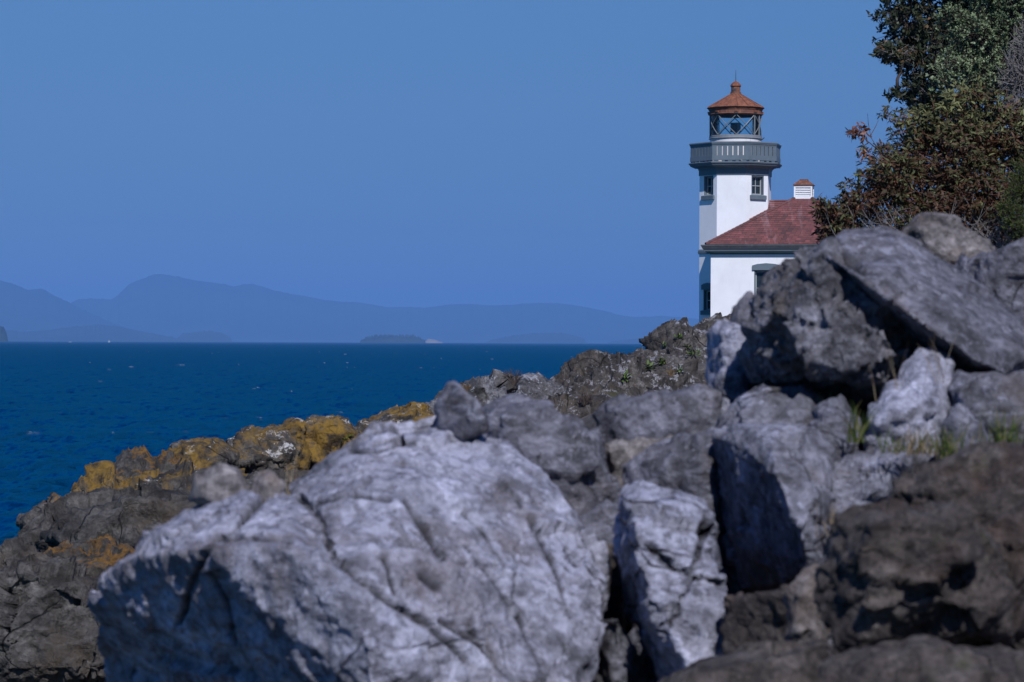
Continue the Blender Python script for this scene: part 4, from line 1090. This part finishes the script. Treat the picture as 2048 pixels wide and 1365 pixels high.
ledge('jagged golden lichen ledge along the shore crest', [
    ([(690,890),(722,846),(780,826),(835,815),(870,832),(850,890),(760,915)], 57, 0.8, 3.0, (0, 1.0)),
    ([(555,915),(575,864),(600,845),(650,838),(692,838),(730,862),(740,915),(640,960)], 54, 0.8, 3.0, (0, 1.0)),
    ([(420,910),(470,874),(500,859),(545,852),(600,850),(620,915),(480,965)], 53, 0.8, 3.0, (0, 1.0)),
    ([(318,918),(360,884),(400,875),(430,884),(470,912),(450,965),(360,972)], 51.5, 0.7, 2.5, (0, 0.8))], M_LICHEN, 0.046, 2.2, strata=0.6, sdir=(0.9, 0.1, 0.35), block=0.55)
ledge('dark ledge with scattered lichen dropping towards the water', [
    ([(120,1000),(190,970),(262,938),(318,908),(350,914),(410,965),(330,1010),(230,1010)], 49.5, 0.7, 2.5, (0, 0.8)),
    ([(60,1030),(100,998),(160,985),(230,985),(240,1040),(120,1060)], 48, 0.5, 2.0, (0, 0.6))], M_LICHEN2, 0.04, 1.8)
shore('long lower rock topped with orange lichen', [(140,985),(200,962),(300,965),(380,962),(470,950),(520,960),(400,1010),(250,1015),(150,1010)], 46.5, 0.5, 2.0, M_LICHEN, 0.028, 2.2, tilt=(0, 0.8))
shore('broad dark sloping rock shelf above the water', [(18,1092),(36,1045),(64,1018),(130,1008),(210,1030),(400,1012),(560,968),(640,948),(660,1000),(450,1090),(250,1115),(100,1108)], 43.5, 0.9, 3.0, M_SHORE, 0.03, 2.6, tilt=(0, 1.6), block=0.7, strata=0.9, sdir=(0.35, 0.2, 0.9))
shore('dark cracked rock with orange crest at the bottom edge', [(95,1105),(140,1082),(200,1076),(250,1095),(275,1140),(265,1200),(150,1210),(90,1160)], 38, 0.5, 1.6, M_LICHEN2, 0.022, 1.3, tilt=(0, 0.8))
shore('dark fractured rock wall at the bottom edge', [(-60,1130),(0,1095),(60,1098),(130,1130),(240,1160),(270,1250),(250,1420),(-60,1420)], 36, 0.8, 2.0, M_SHORE, 0.022, 2.0, tilt=(0, 1.2))
# ------------------------------------------------------------------ trees and shrubs
def leaf_mat(name, stops, rough=0.42, attr=True, spec=0.22):
    m, nt, b = new_mat(name)
    f = N(nt, 'Attribute', attribute_name='rnd').outputs['Fac'] if attr else N(nt, 'ObjectInfo').outputs['Random']
    col = ramp(nt, f, stops)
    LK(nt, mixc(nt, 0.5, col, ramp(nt, noise(nt, coords(nt), 60, 3, 0.6), [(0.3, 0.6), (0.7, 1.3)]), 'MULTIPLY'), b.inputs['Base Color'])
    b.inputs['Roughness'].default_value = rough; b.inputs['Specular IOR Level'].default_value = spec
    return m
ST_BUSH = [(0.0, (0.036, 0.018, 0.011)), (0.25, (0.062, 0.031, 0.017)), (0.42, (0.090, 0.046, 0.026)), (0.52, (0.040, 0.036, 0.015)), (0.74, (0.056, 0.060, 0.021)), (0.9, (0.085, 0.095, 0.033)), (1.0, (0.14, 0.145, 0.055))]
ST_DARK = [(0.0, (0.018, 0.024, 0.014)), (0.6, (0.030, 0.042, 0.022)), (0.85, (0.05, 0.055, 0.025)), (1.0, (0.12, 0.07, 0.03))]
ST_SILV = [(0.0, (0.07, 0.095, 0.045)), (0.5, (0.15, 0.19, 0.095)), (1.0, (0.29, 0.33, 0.20))]
ST_RED = [(0.0, (0.13, 0.05, 0.03)), (0.6, (0.20, 0.09, 0.055)), (1.0, (0.28, 0.15, 0.10))]
ST_JUN = [(0.0, (0.03, 0.045, 0.010)), (0.6, (0.06, 0.08, 0.018)), (1.0, (0.09, 0.11, 0.025))]
M_BARK = paint('grey_brown_bark', (0.075, 0.055, 0.045), 0.9, 0.4, 8.0, 0.3)
M_REDBARK = paint('orange_bark', (0.17, 0.065, 0.030), 0.7, 0.4, 8.0, 0.2)
M_DEADTWIG = paint('grey_dead_twig', (0.17, 0.155, 0.15), 0.9, 0.3, 8.0)

def leaves_arrays(base, direc, nrm, L, W, fold=0.25):
    """n leaves -> verts (n*6), faces (n*4)"""
    n = len(base)
    side = np.cross(direc, nrm); side /= np.linalg.norm(side, axis=1)[:, None]+1e-9
    up = np.cross(side, direc)
    L = L[:, None]; W = W[:, None]
    v = np.empty((n, 6, 3))
    v[:, 0] = base
    v[:, 1] = base+direc*L*0.35-side*W*0.42+up*W*fold*0.8
    v[:, 2] = base+direc*L*0.35+side*W*0.42+up*W*fold*0.8
    v[:, 3] = base+direc*L*0.70-side*W*0.40+up*W*fold*0.5-up*L*0.05
    v[:, 4] = base+direc*L*0.70+side*W*0.40+up*W*fold*0.5-up*L*0.05
    v[:, 5] = base+direc*L*1.0-up*L*0.13
    m = base+direc*L*0.5-up*L*0.02
    f = np.array([[0, 2, 1, -1], [1, 2, 4, 3], [3, 4, 5, -1]])
    faces = []
    o = np.arange(n)*6
    tri = np.concatenate([np.stack([o, o+2, o+1], 1), np.stack([o+3, o+4, o+5], 1)])
    quad = np.stack([o+1, o+2, o+4, o+3], 1)
    return v.reshape(-1, 3), tri, quad

def leaf_mesh_obj(name, base, direc, nrm, L, W, mat, parent, rnd, fold=0.25):
    v, tri, quad = leaves_arrays(base, direc, nrm, L, W, fold)
    n = len(base)
    me = bpy.data.meshes.new(name)
    me.vertices.add(len(v)); me.vertices.foreach_set('co', v.astype(np.float32).ravel())
    li = np.concatenate([tri.ravel(), quad.ravel()]).astype(np.int32)
    me.loops.add(len(li)); me.loops.foreach_set('vertex_index', li)
    ls = np.concatenate([np.arange(len(tri))*3, len(tri)*3+np.arange(len(quad))*4]).astype(np.int32)
    me.polygons.add(len(ls)); me.polygons.foreach_set('loop_start', ls)
    me.update(calc_edges=True)
    at = me.attributes.new('rnd', 'FLOAT', 'FACE'); at.data.foreach_set('value', np.concatenate([rnd, rnd, rnd]).astype(np.float32))
    me.materials.append(mat)
    o = bpy.data.objects.new(name, me); return link(o, parent)

def unit(a): return a/(np.linalg.norm(a, axis=-1, keepdims=True)+1e-9)

def rosettes(blobs, n_ros, per, rs, up=0.35, shell=(0.55, 1.02), spread=(0.5, 1.25), droop=0.0):
    """blobs: (centre, (rx, ry, rz)); leaves stand in rosettes near the surface of the blobs"""
    vol = np.array([b[1][0]*b[1][2] for b in blobs]); vol = vol/vol.sum()
    ki = rs.choice(len(blobs), n_ros, p=vol)
    C = np.array([b[0] for b in blobs])[ki]; Rr = np.array([b[1] for b in blobs])[ki]
    d = unit(rs.randn(n_ros, 3)); t = rs.uniform(shell[0], shell[1], n_ros)**0.7
    wob = 1+0.22*np.sin(d[:, 0]*7+d[:, 2]*9+ki*2.1)+0.12*np.sin(d[:, 1]*13+d[:, 2]*17+ki)
    tips = C+d*Rr*(t*wob)[:, None]
    axes = unit(d*0.8+np.array([0, -0.25, up])+rs.randn(n_ros, 3)*0.4)
    ins = C+d*Rr*(0.35*rs.uniform(0.5, 1.2, n_ros))[:, None]
    m = rs.randint(per[0], per[1]+1, n_ros)
    k = np.repeat(np.arange(n_ros), m); nl = len(k); a = axes[k]
    x = unit(np.cross(a, np.array([0.3, 0.2, 0.9]))); y = np.cross(a, x)
    q = rs.uniform(0, 2*math.pi, nl); s = rs.uniform(spread[0], spread[1], nl)
    D = unit(a*np.cos(s)[:, None]+(x*np.cos(q)[:, None]+y*np.sin(q)[:, None])*np.sin(s)[:, None]+np.array([0, 0, -droop]))
    B = tips[k]-a*rs.uniform(0, 0.09, nl)[:, None]
    NN = unit(a+rs.randn(nl, 3)*0.35)
    return tips, ins, B, D, NN

def blob_px(px, py, rx, ry, d, rd=None):
    c = P(px, py, d); k = d/F
    return (np.array(c), (rx*k, (rd or (rx+ry)/2)*k, ry*k))

def twig_obj(name, tips, ins, mat, parent, rad, rs, bend=0.12, n=3):
    mb = MB()
    for a, b in zip(ins, tips):
        L = np.linalg.norm(b-a); m = (a+b)/2+rs.randn(3)*L*bend
        mb.tube([a, m, b], [rad*1.6, rad*1.1, rad*0.6], n, False)
    o = mb.build(name, mat, parent); return o

def limbs(name, root, blobs, mat, parent, r0, rs):
    mb = MB(); root = np.array(root)
    hub = root+(np.mean([b[0] for b in blobs], 0)-root)*0.35+rs.randn(3)*0.08
    mb.tube([root, (root+hub)/2+rs.randn(3)*0.05, hub], [r0*1.25, r0, r0*0.85], 8)
    tr = mb.build('trunk', mat, parent, True)
    lm = MB(); joined = [hub]
    for c, r in sorted(blobs, key=lambda b: np.linalg.norm(np.array(b[0])-hub)):
        c = np.array(c); st = min(joined, key=lambda p: np.linalg.norm(p-c)+0.15*np.linalg.norm(p-hub)); L = np.linalg.norm(c-st)
        m1 = st+(c-st)*0.4+rs.randn(3)*L*0.05; m2 = st+(c-st)*0.75+rs.randn(3)*L*0.05
        lm.tube([st, m1, m2, c], [r0*0.45, r0*0.36, r0*0.27, r0*0.18], 6); joined.append(c)
        for k in range(7):
            d = unit(rs.randn(3)); e = c+d*np.array(r)*0.75; s = m2+(c-m2)*rs.rand()
            lm.tube([s, (s+e)/2+rs.randn(3)*0.05, e], [r0*0.18, r0*0.13, r0*0.06], 4)
    lm.build('limbs', mat, parent, True)
    return tr

def shrub(name, label, cat, root_px, blobs, n_ros, per, L, W, stops, bark, seed, leaf_parts=0, rough=0.42, r0=0.06, twigs=True, up=0.35, shell=(0.55, 1.02), twig_mat=None, spread=(0.5, 1.25), fold=0.25, droop=0.0, green_up=0.0):
    rs = np.random.RandomState(seed)
    g = P(*root_px); g.z = float(ground_z(g.x, g.y)[0])-0.15
    o = empty(name, g); tag(o, label, cat)
    loc = np.array(g)
    bl = [(c-loc, r) for c, r in blobs]
    limbs('limb', (0, 0, 0), bl, bark, o, r0, rs)
    tips, ins, B, D, NN = rosettes(bl, n_ros, per, rs, up, shell, spread, droop)
    if twigs: twig_obj('twigs', tips, ins, twig_mat or bark, o, r0*0.06, rs)
    n = len(B); Ls = L*rs.uniform(0.65, 1.25, n); Ws = W*rs.uniform(0.7, 1.25, n)
    # clumps share a tone: patches of brown and of green
    tone = 0.46+0.55*fbm(B*2.3+seed, 3)+green_up*(B[:, 2]-np.percentile(B[:, 2], 45))
    rv = np.clip(tone+rs.randn(n)*0.22, 0, 1)
    keep = np.ones(n, bool)
    if leaf_parts:
        score = -B[:, 1]*1.0+rs.rand(n)*1.2+(D[:, 1] < 0)*0.3
        pick = np.argsort(-score)[:leaf_parts]; keep[pick] = False
        v, tri, quad = leaves_arrays(np.zeros((1, 3)), np.array([[1., 0, 0]]), np.array([[0, 0, 1.]]), np.array([1.0]), np.array([W/L]), fold)
        lm = bpy.data.meshes.new('leaf'); lm.from_pydata(v.tolist(), [], tri.tolist()+quad.tolist()); lm.materials.append(leaf_mat(name+'_single_leaf', stops, rough, False))
        for i in pick:
            lo = bpy.data.objects.new('leaf', lm); link(lo, o)
            x = D[i]; z = unit(NN[i]-x*np.dot(NN[i], x)); y = np.cross(z, x)
            M = Matrix(((x[0], y[0], z[0], B[i][0]), (x[1], y[1], z[1], B[i][1]), (x[2], y[2], z[2], B[i][2]), (0, 0, 0, 1)))
            lo.matrix_local = M @ Matrix.Scale(Ls[i], 4)
    cr_ = leaf_mesh_obj('crown', B[keep], D[keep], NN[keep], Ls[keep], Ws[keep], leaf_mat(name+'_leaf', stops, rough), o, rv[keep], fold)
    if leaf_parts: cr_['kind'] = 'stuff'
    return o, rs

dB = 47.0
bush_blobs = [blob_px(1900,320,150,120,dB+0.3), blob_px(1790,350,80,75,dB-0.3), blob_px(1720,405,65,50,dB-0.5), blob_px(1680,440,42,45,dB-0.6), blob_px(1990,260,110,80,dB+0.5), blob_px(1850,255,75,50,dB+0.1),
              blob_px(1960,390,110,70,dB-0.2), blob_px(1860,420,110,50,dB-0.3), blob_px(2090,330,90,130,dB+0.3), blob_px(1642,418,20,26,dB-0.6), blob_px(1658,462,26,40,dB-0.55), blob_px(1800,470,110,40,dB-0.2), blob_px(1980,465,110,45,dB), blob_px(1690,490,45,25,dB-0.5), blob_px(1940,200,60,35,dB+0.3), blob_px(1900,530,130,40,dB), blob_px(2080,500,80,60,dB+0.2)]
bush, rsb = shrub('madrone_shrub', 'big rounded shrub with brown and olive green leaves behind the rocks', 'shrub', (1900, 500, 47.3), bush_blobs, 4600, (6, 9), 0.115, 0.036, ST_BUSH, M_REDBARK, 5, leaf_parts=300, r0=0.07, spread=(0.3, 1.6), droop=0.35, green_up=0.22, rough=0.6, shell=(0.3, 1.02))
# bare grey twigs low in the shrub, and the reddish sprig that sticks out
def low_twigs():
    rs = np.random.RandomState(8); mb = MB(); loc = np.array(bush.location)
    for k in range(260):
        px = rs.uniform(1690, 2040); a = np.array(P(px, 505, 46.2+rs.rand()*0.8))-loc
        d = unit(np.array([rs.randn()*0.55-0.1, -0.1+rs.randn()*0.3, rs.uniform(0.5, 1.0)])); L = rs.uniform(0.3, 1.0)
        b = a+d*L; m = (a+b)/2+rs.randn(3)*0.06
        mb.tube([a, m, b], [0.010, 0.007, 0.003], 3, False)
        for j in range(2):
            s = a+(b-a)*rs.uniform(0.4, 0.9); e = s+unit(d+rs.randn(3)*0.6)*L*0.35
            mb.tube([s, e], [0.005, 0.002], 3, False)
    mb.build('bare_twigs', M_DEADTWIG, bush)
    mb = MB(); pts = [(1775,318),(1755,300),(1735,275),(1722,250),(1712,262)]
    T = []
    for path in ([(1778,322),(1756,300),(1742,275),(1737,250),(1735,228)], [(1756,300),(1738,285),(1722,272),(1705,268)], [(1742,275),(1728,262),(1716,255)], [(1760,305),(1748,318),(1732,308)], [(1742,270),(1752,252),(1757,240)], [(1738,285),(1722,296),(1716,310)]):
        q = [np.array(P(x, y, 46.6+0.1*rs.randn()))-loc for x, y in path]
        mb.tube(q, list(np.linspace(0.011, 0.003, len(q))), 4, False); T.append(q[-1]); T.append(q[-2])
    sp = mb.build('sprig', M_BARK, bush)
    B, D, NN = [], [], []
    for c in [T[2], T[2], T[4], T[5], T[3], T[0+6]]:
        for j in range(13):
            B.append(c+rs.randn(3)*0.035); D.append(unit(rs.randn(3)+np.array([0, -0.2, -0.5]))); NN.append(unit(rs.randn(3)))
    n = len(B)
    leaf_mesh_obj('withered_leaves', np.array(B), np.array(D), np.array(NN), rs.uniform(0.09, 0.15, n), rs.uniform(0.035, 0.05, n), leaf_mat('withered_leaf', ST_RED), sp, rs.rand(n))
low_twigs()

dD = 52.0
dark_blobs = [blob_px(1815,40,62,60,dD), blob_px(1800,110,45,22,dD-0.2), blob_px(1855,110,65,70,dD+0.2), blob_px(1795,192,24,17,dD-0.1), blob_px(1840,185,40,40,dD), blob_px(1775,98,26,14,dD-0.3), blob_px(1830,-60,80,70,dD), blob_px(1930,60,90,90,dD+1.2), blob_px(2010,110,110,110,dD+1.4), blob_px(1880,215,60,40,dD+0.3), blob_px(1950,-40,110,80,dD+0.8)]
dark, rsd = shrub('madrone_tree', 'dark leaved tree with bare twigs standing behind the brown shrub', 'tree', (1900, 480, 52.0), dark_blobs, 3600, (6, 9), 0.105, 0.042, ST_DARK, M_BARK, 6, r0=0.09, rough=0.5, twig_mat=M_BARK)
def extra_twigs(parent, blobs, n, mat, seed, rad=0.006, name='bare_twigs'):
    rs = np.random.RandomState(seed); mb = MB(); loc = np.array(parent.location)
    for k in range(n):
        c, r = blobs[rs.randint(len(blobs))]
        a = c-loc+unit(rs.randn(3))*np.array(r)*0.4; b = c-loc+unit(rs.randn(3)+np.array([-0.3, -0.5, 0.1]))*np.array(r)*rs.uniform(0.8, 1.15)
        m = (a+b)/2+rs.randn(3)*0.07
        mb.tube([a, m, b], [rad*1.3, rad, rad*0.5], 3, False)
    mb.build(name, mat, parent)
extra_twigs(dark, [dark_blobs[i] for i in (1, 2, 4, 5, 9)], 260, M_DEADTWIG, 3)
dS = 49.5
sil_blobs = [blob_px(1960,70,70,60,dS+0.2), blob_px(1920,130,50,35,dS), blob_px(1895,165,38,28,dS-0.2), blob_px(2020,40,60,55,dS+0.3), blob_px(2000,-30,100,50,dS+0.3), blob_px(1960,150,45,40,dS), blob_px(1905,30,35,25,dS+0.2)]
silver, rss = shrub('silver_shrub', 'pale silver green leaved shrub rising above the brown shrub', 'shrub', (1960, 490, 49.5), sil_blobs, 2600, (5, 8), 0.06, 0.036, ST_SILV, M_BARK, 7, r0=0.05, up=0.7, spread=(0.3, 0.9), rough=0.55)
thk_blobs = [blob_px(2035,150,45,60,48.6), blob_px(2060,90,40,60,48.8), blob_px(2040,215,40,30,48.4)]
g = P(2040, 490, 48.6); g.z = float(ground_z(g.x, g.y)[0])-0.1
thick = empty('dead_thicket', g); tag(thick, 'leafless grey twig thicket at the photo edge below the silver shrub', 'shrub')
limbs('limb', (0, 0, 0), [(c-np.array(g), r) for c, r in thk_blobs], M_DEADTWIG, thick, 0.035, np.random.RandomState(4))
extra_twigs(thick, thk_blobs, 420, M_DEADTWIG, 12, 0.006, 'twigs')
jun_blobs = [blob_px(2040,380,38,40,45.2), blob_px(2025,430,36,36,45.0), blob_px(2060,340,36,30,45.3), blob_px(2050,470,40,30,45.2), blob_px(2005,415,16,12,44.9)]
shrub('juniper', 'bright green feathery juniper at the photo edge', 'shrub', (2060, 500, 45.3), jun_blobs, 900, (9, 12), 0.06, 0.010, ST_JUN, M_BARK, 9, r0=0.03, up=0.5, spread=(0.2, 0.8), rough=0.7, shell=(0.2, 1.05))

# ------------------------------------------------------------------ grass and small plants
bpy.context.view_layer.update()
_dg = bpy.context.evaluated_depsgraph_get()
def hit(px, py):
    o = Vector((0, 0, EYE)); d = (P(px, py, 10)-o).normalized()
    for k in range(12):
        ok, loc, nr, i, ob, mt = SC.ray_cast(_dg, o, d)
        if not ok or loc.y > 30: break
        o = loc+d*0.02
    return loc if loc.y < 150 else P(px, py, 60)
def grass_mat(name, stops): return leaf_mat(name, stops, 0.5)
M_GRASS = grass_mat('green_blade', [(0.0, (0.04, 0.06, 0.012)), (0.5, (0.065, 0.095, 0.02)), (0.8, (0.12, 0.12, 0.04)), (1.0, (0.20, 0.16, 0.09))])
M_DRY = grass_mat('dry_blade', [(0.0, (0.16, 0.11, 0.06)), (0.6, (0.24, 0.18, 0.11)), (1.0, (0.32, 0.27, 0.18))])
def tuft(name, label, cat, base, n, h, spread, width, mat, seed, lean=0.35, group=None):
    rs = np.random.RandomState(seed); V, Fc, R = [], [], []
    for k in range(n):
        b = np.array([rs.randn()*spread, rs.randn()*spread*0.6, -0.01]); L = h*rs.uniform(0.45, 1.1)
        d = np.array([rs.randn()*lean, rs.randn()*lean*0.6-0.05, 1.0]); d /= np.linalg.norm(d); s = np.array([math.cos(rs.rand()*3), math.sin(rs.rand()*3), 0])*width/2
        bend = np.array([rs.randn(), rs.randn()*0.5, -0.2])*L*0.22
        o = len(V)
        for t, w in ((0, 1), (0.4, 0.9), (0.75, 0.6), (1.0, 0.08)):
            c = b+d*L*t+bend*t*t; V += [c-s*w, c+s*w]
        for j in range(3): Fc.append((o+2*j, o+2*j+1, o+2*j+3, o+2*j+2)); R.append(rs.rand())
    ob = mesh_obj(name, np.array(V), Fc, mat); ob.location = base
    at = ob.data.attributes.new('rnd', 'FLOAT', 'FACE'); at.data.foreach_set('value', R)
    tag(ob, label, cat, group, 'thing'); return ob
tuft('grass_tuft', 'green grass tuft between the smooth grey knob and the white peaked rock', 'grass', P(1712, 880, 9.85), 26, 0.15, 0.016, 0.006, M_GRASS, 1)
tuft('grass_tuft', 'wide mixed grass tuft at the foot of the white peaked rock', 'grass', P(1835, 900, 9.55), 90, 0.10, 0.055, 0.005, M_GRASS, 2, 0.5)
tuft('grass_tuft', 'straw coloured dry grass in front of the white peaked rock', 'grass', P(1845, 905, 9.5), 60, 0.12, 0.045, 0.004, M_DRY, 3, 0.3)
tuft('grass_tuft', 'green grass beside the small half sunk stone', 'grass', P(1895, 915, 9.4), 40, 0.13, 0.022, 0.006, M_GRASS, 4)
tuft('grass_tuft', 'tall green grass blades in front of the broad pale rock', 'grass', P(2004, 915, 9.3), 40, 0.20, 0.022, 0.007, M_GRASS, 5, 0.18)
tuft('grass_tuft', 'short green grass at the photo edge before the broad pale rock', 'grass', P(2035, 920, 9.2), 30, 0.10, 0.03, 0.006, M_GRASS, 6, 0.3)
tuft('grass_tuft', 'few green blades at the foot of the dark pitted boulder', 'grass', P(1640, 808, 10.3), 12, 0.06, 0.012, 0.006, M_GRASS, 7)
tuft('dry_grass', 'thin dry stems before the dark pitted boulder', 'grass', P(1775, 800, 10.0), 9, 0.24, 0.03, 0.003, M_DRY, 8, 0.25)
tuft('dry_grass', 'thin dry stems in front of the white peaked rock crest', 'grass', P(1880, 760, 9.85), 7, 0.2, 0.02, 0.003, M_DRY, 9, 0.25)
tuft('dry_grass', 'wispy dry stems behind the crest of the huge cracked boulder', 'grass', P(585, 985, 10.3), 10, 0.20, 0.02, 0.003, M_DRY, 19, 0.15)
tuft('grass_tuft', 'thin pale grass between the jumbled rock and the reddish boulder', 'grass', P(1675, 1070, 9.0), 24, 0.12, 0.03, 0.004, M_DRY, 10, 0.2)
def herb(label, px, py, size, seed, mat=None):
    loc = hit(px, py); rs = np.random.RandomState(seed)
    n = 22; B = rs.randn(n, 3)*size*0.10; D = unit(rs.randn(n, 3)*np.array([1, 1, 0.45])+np.array([0, -0.2, 0.75])); NN = unit(rs.randn(n, 3)*0.3+np.array([0, 0, 1]))
    o = leaf_mesh_obj('green_herb', B, D, NN, size*rs.uniform(0.35, 0.6, n), size*rs.uniform(0.10, 0.16, n), mat or M_HERB, None, rs.rand(n))
    o.location = loc; tag(o, label, 'plant', 'green herbs rooted in the flecked slope'); return o
M_HERB = leaf_mat('herb_leaf', [(0.0, (0.045, 0.075, 0.015)), (0.5, (0.08, 0.125, 0.025)), (1.0, (0.14, 0.18, 0.05))])
herb('green herb high on the flecked knoll under the lighthouse', 1357, 678, 0.5, 1)
herb('brightest leafy herb low on the flecked brown slope', 1299, 738, 0.6, 2)
herb('green herb just right of the brightest herb', 1324, 729, 0.5, 3)
herb('green herb on the knoll face near the pale knobbly stone', 1387, 712, 0.55, 4)
herb('green herb above the one near the pale knobbly stone', 1374, 696, 0.4, 5)
herb('small herb at the foot of the flecked slope', 1251, 760, 0.5, 6)
herb('faint herb on the dip between slope and knoll', 1330, 694, 0.4, 7)
herb('low yellow green herb under the knoll', 1361, 744, 0.45, 8)
herb('pale herb on the near end of the orange lichen ridge', 690, 880, 0.3, 9)
def twig_bush(label, px, py, h, seed, mat, n=30):
    loc = hit(px, py); rs = np.random.RandomState(seed); mb = MB()
    for k in range(n):
        d = unit(np.array([rs.randn()*0.5, rs.randn()*0.4, 0.9])); L = h*rs.uniform(0.5, 1.0); e = d*L
        mb.tube([(0, 0, -0.05), e*0.5+rs.randn(3)*L*0.08, e], [0.010, 0.007, 0.004], 3, False)
        for j in range(3):
            s = e*rs.uniform(0.4, 0.9); mb.tube([s, s+unit(d+rs.randn(3)*0.6)*L*0.25], [0.005, 0.003], 3, False)
    o = mb.build('dry_bush', mat); o.location = loc; tag(o, label, 'plant'); return o
twig_bush('dry twiggy bush on the pale grey shore knob', 1028, 768, 0.42, 1, M_BARK)
twig_bush('thin dry twigs between the pale knob and the brown slope', 1124, 768, 0.42, 2, M_BARK, 12)
twig_bush('straw coloured dry grass clump on the pale flecked ridge', 934, 784, 0.22, 3, M_DRY, 40)
twig_bush('dark dry brush in the dip before the flecked slope', 1170, 812, 0.35, 4, M_BARK, 60)
twig_bush('dry straw clump below the lighthouse knoll', 1342, 752, 0.3, 5, M_DRY, 30)

# ------------------------------------------------------------------ boats far out
M_BOAT = paint('white_boat', (0.42, 0.42, 0.42), 0.4, 0.03, 1.0)
def boat(label, px, d, mast, sail, L):
    b0 = P(px, 684, d); o = empty('sailboat' if mast else 'motorboat', (b0.x, b0.y, 0.0)); tag(o, label, 'boat')
    mb = MB(); hw = L*0.14
    sec = [(-0.5, 0.8, 0.9), (-0.2, 1.0, 0.9), (0.15, 0.95, 1.0), (0.4, 0.5, 1.15), (0.5, 0.04, 1.3)]
    rings = []
    for t, w, h in sec:
        n = len(mb.v); z = h*L*0.09
        mb.v += [(t*L, -hw*w, z), (t*L, -hw*w*0.6, -0.2), (t*L, hw*w*0.6, -0.2), (t*L, hw*w, z)]; rings.append(n)
    for r0_, r1_ in zip(rings, rings[1:]):
        for k in range(4): mb.f.append((r0_+k, r0_+(k+1) % 4, r1_+(k+1) % 4, r1_+k))
    mb.f.append(tuple(rings[0]+k for k in range(4)))
    mb.build('hull', M_BOAT, o)
    c = MB(); c.box((-0.05*L, 0, L*0.13), (L*0.35, hw*1.1, L*0.10)); c.build('cabin', M_BOAT, o)
    if mast:
        m = MB(); m.tube([(0.05*L, 0, 0), (0.05*L, 0, mast)], 0.12, 6); m.build('mast', M_BOAT, o)
    if sail:
        s = MB(); s.poly([(0.03*L, 0.02, 1.5), (-0.42*L, 0.25, 1.6), (0.03*L, 0.02, mast*0.95)]); s.poly([(0.07*L, 0.0, 1.5), (0.06*L, 0, mast*0.85), (0.45*L, -0.2, 1.4)]); s.build('sail', M_BOAT, o)
boat('tiny white sailboat far out under the mountain', 218, 10500, 10.0, True, 9.0)
boat('tiny white motorboat near the dark headland', 140, 10500, 0, False, 14.0)
boat('tiny sailboat with bare mast beside the lighthouse knoll', 1287, 9000, 15.0, False, 12.0)
HAZE_COL = (0.168, 0.350, 0.755, 1.0)
HAZE_DEN = 4.6e-5
build_haze()
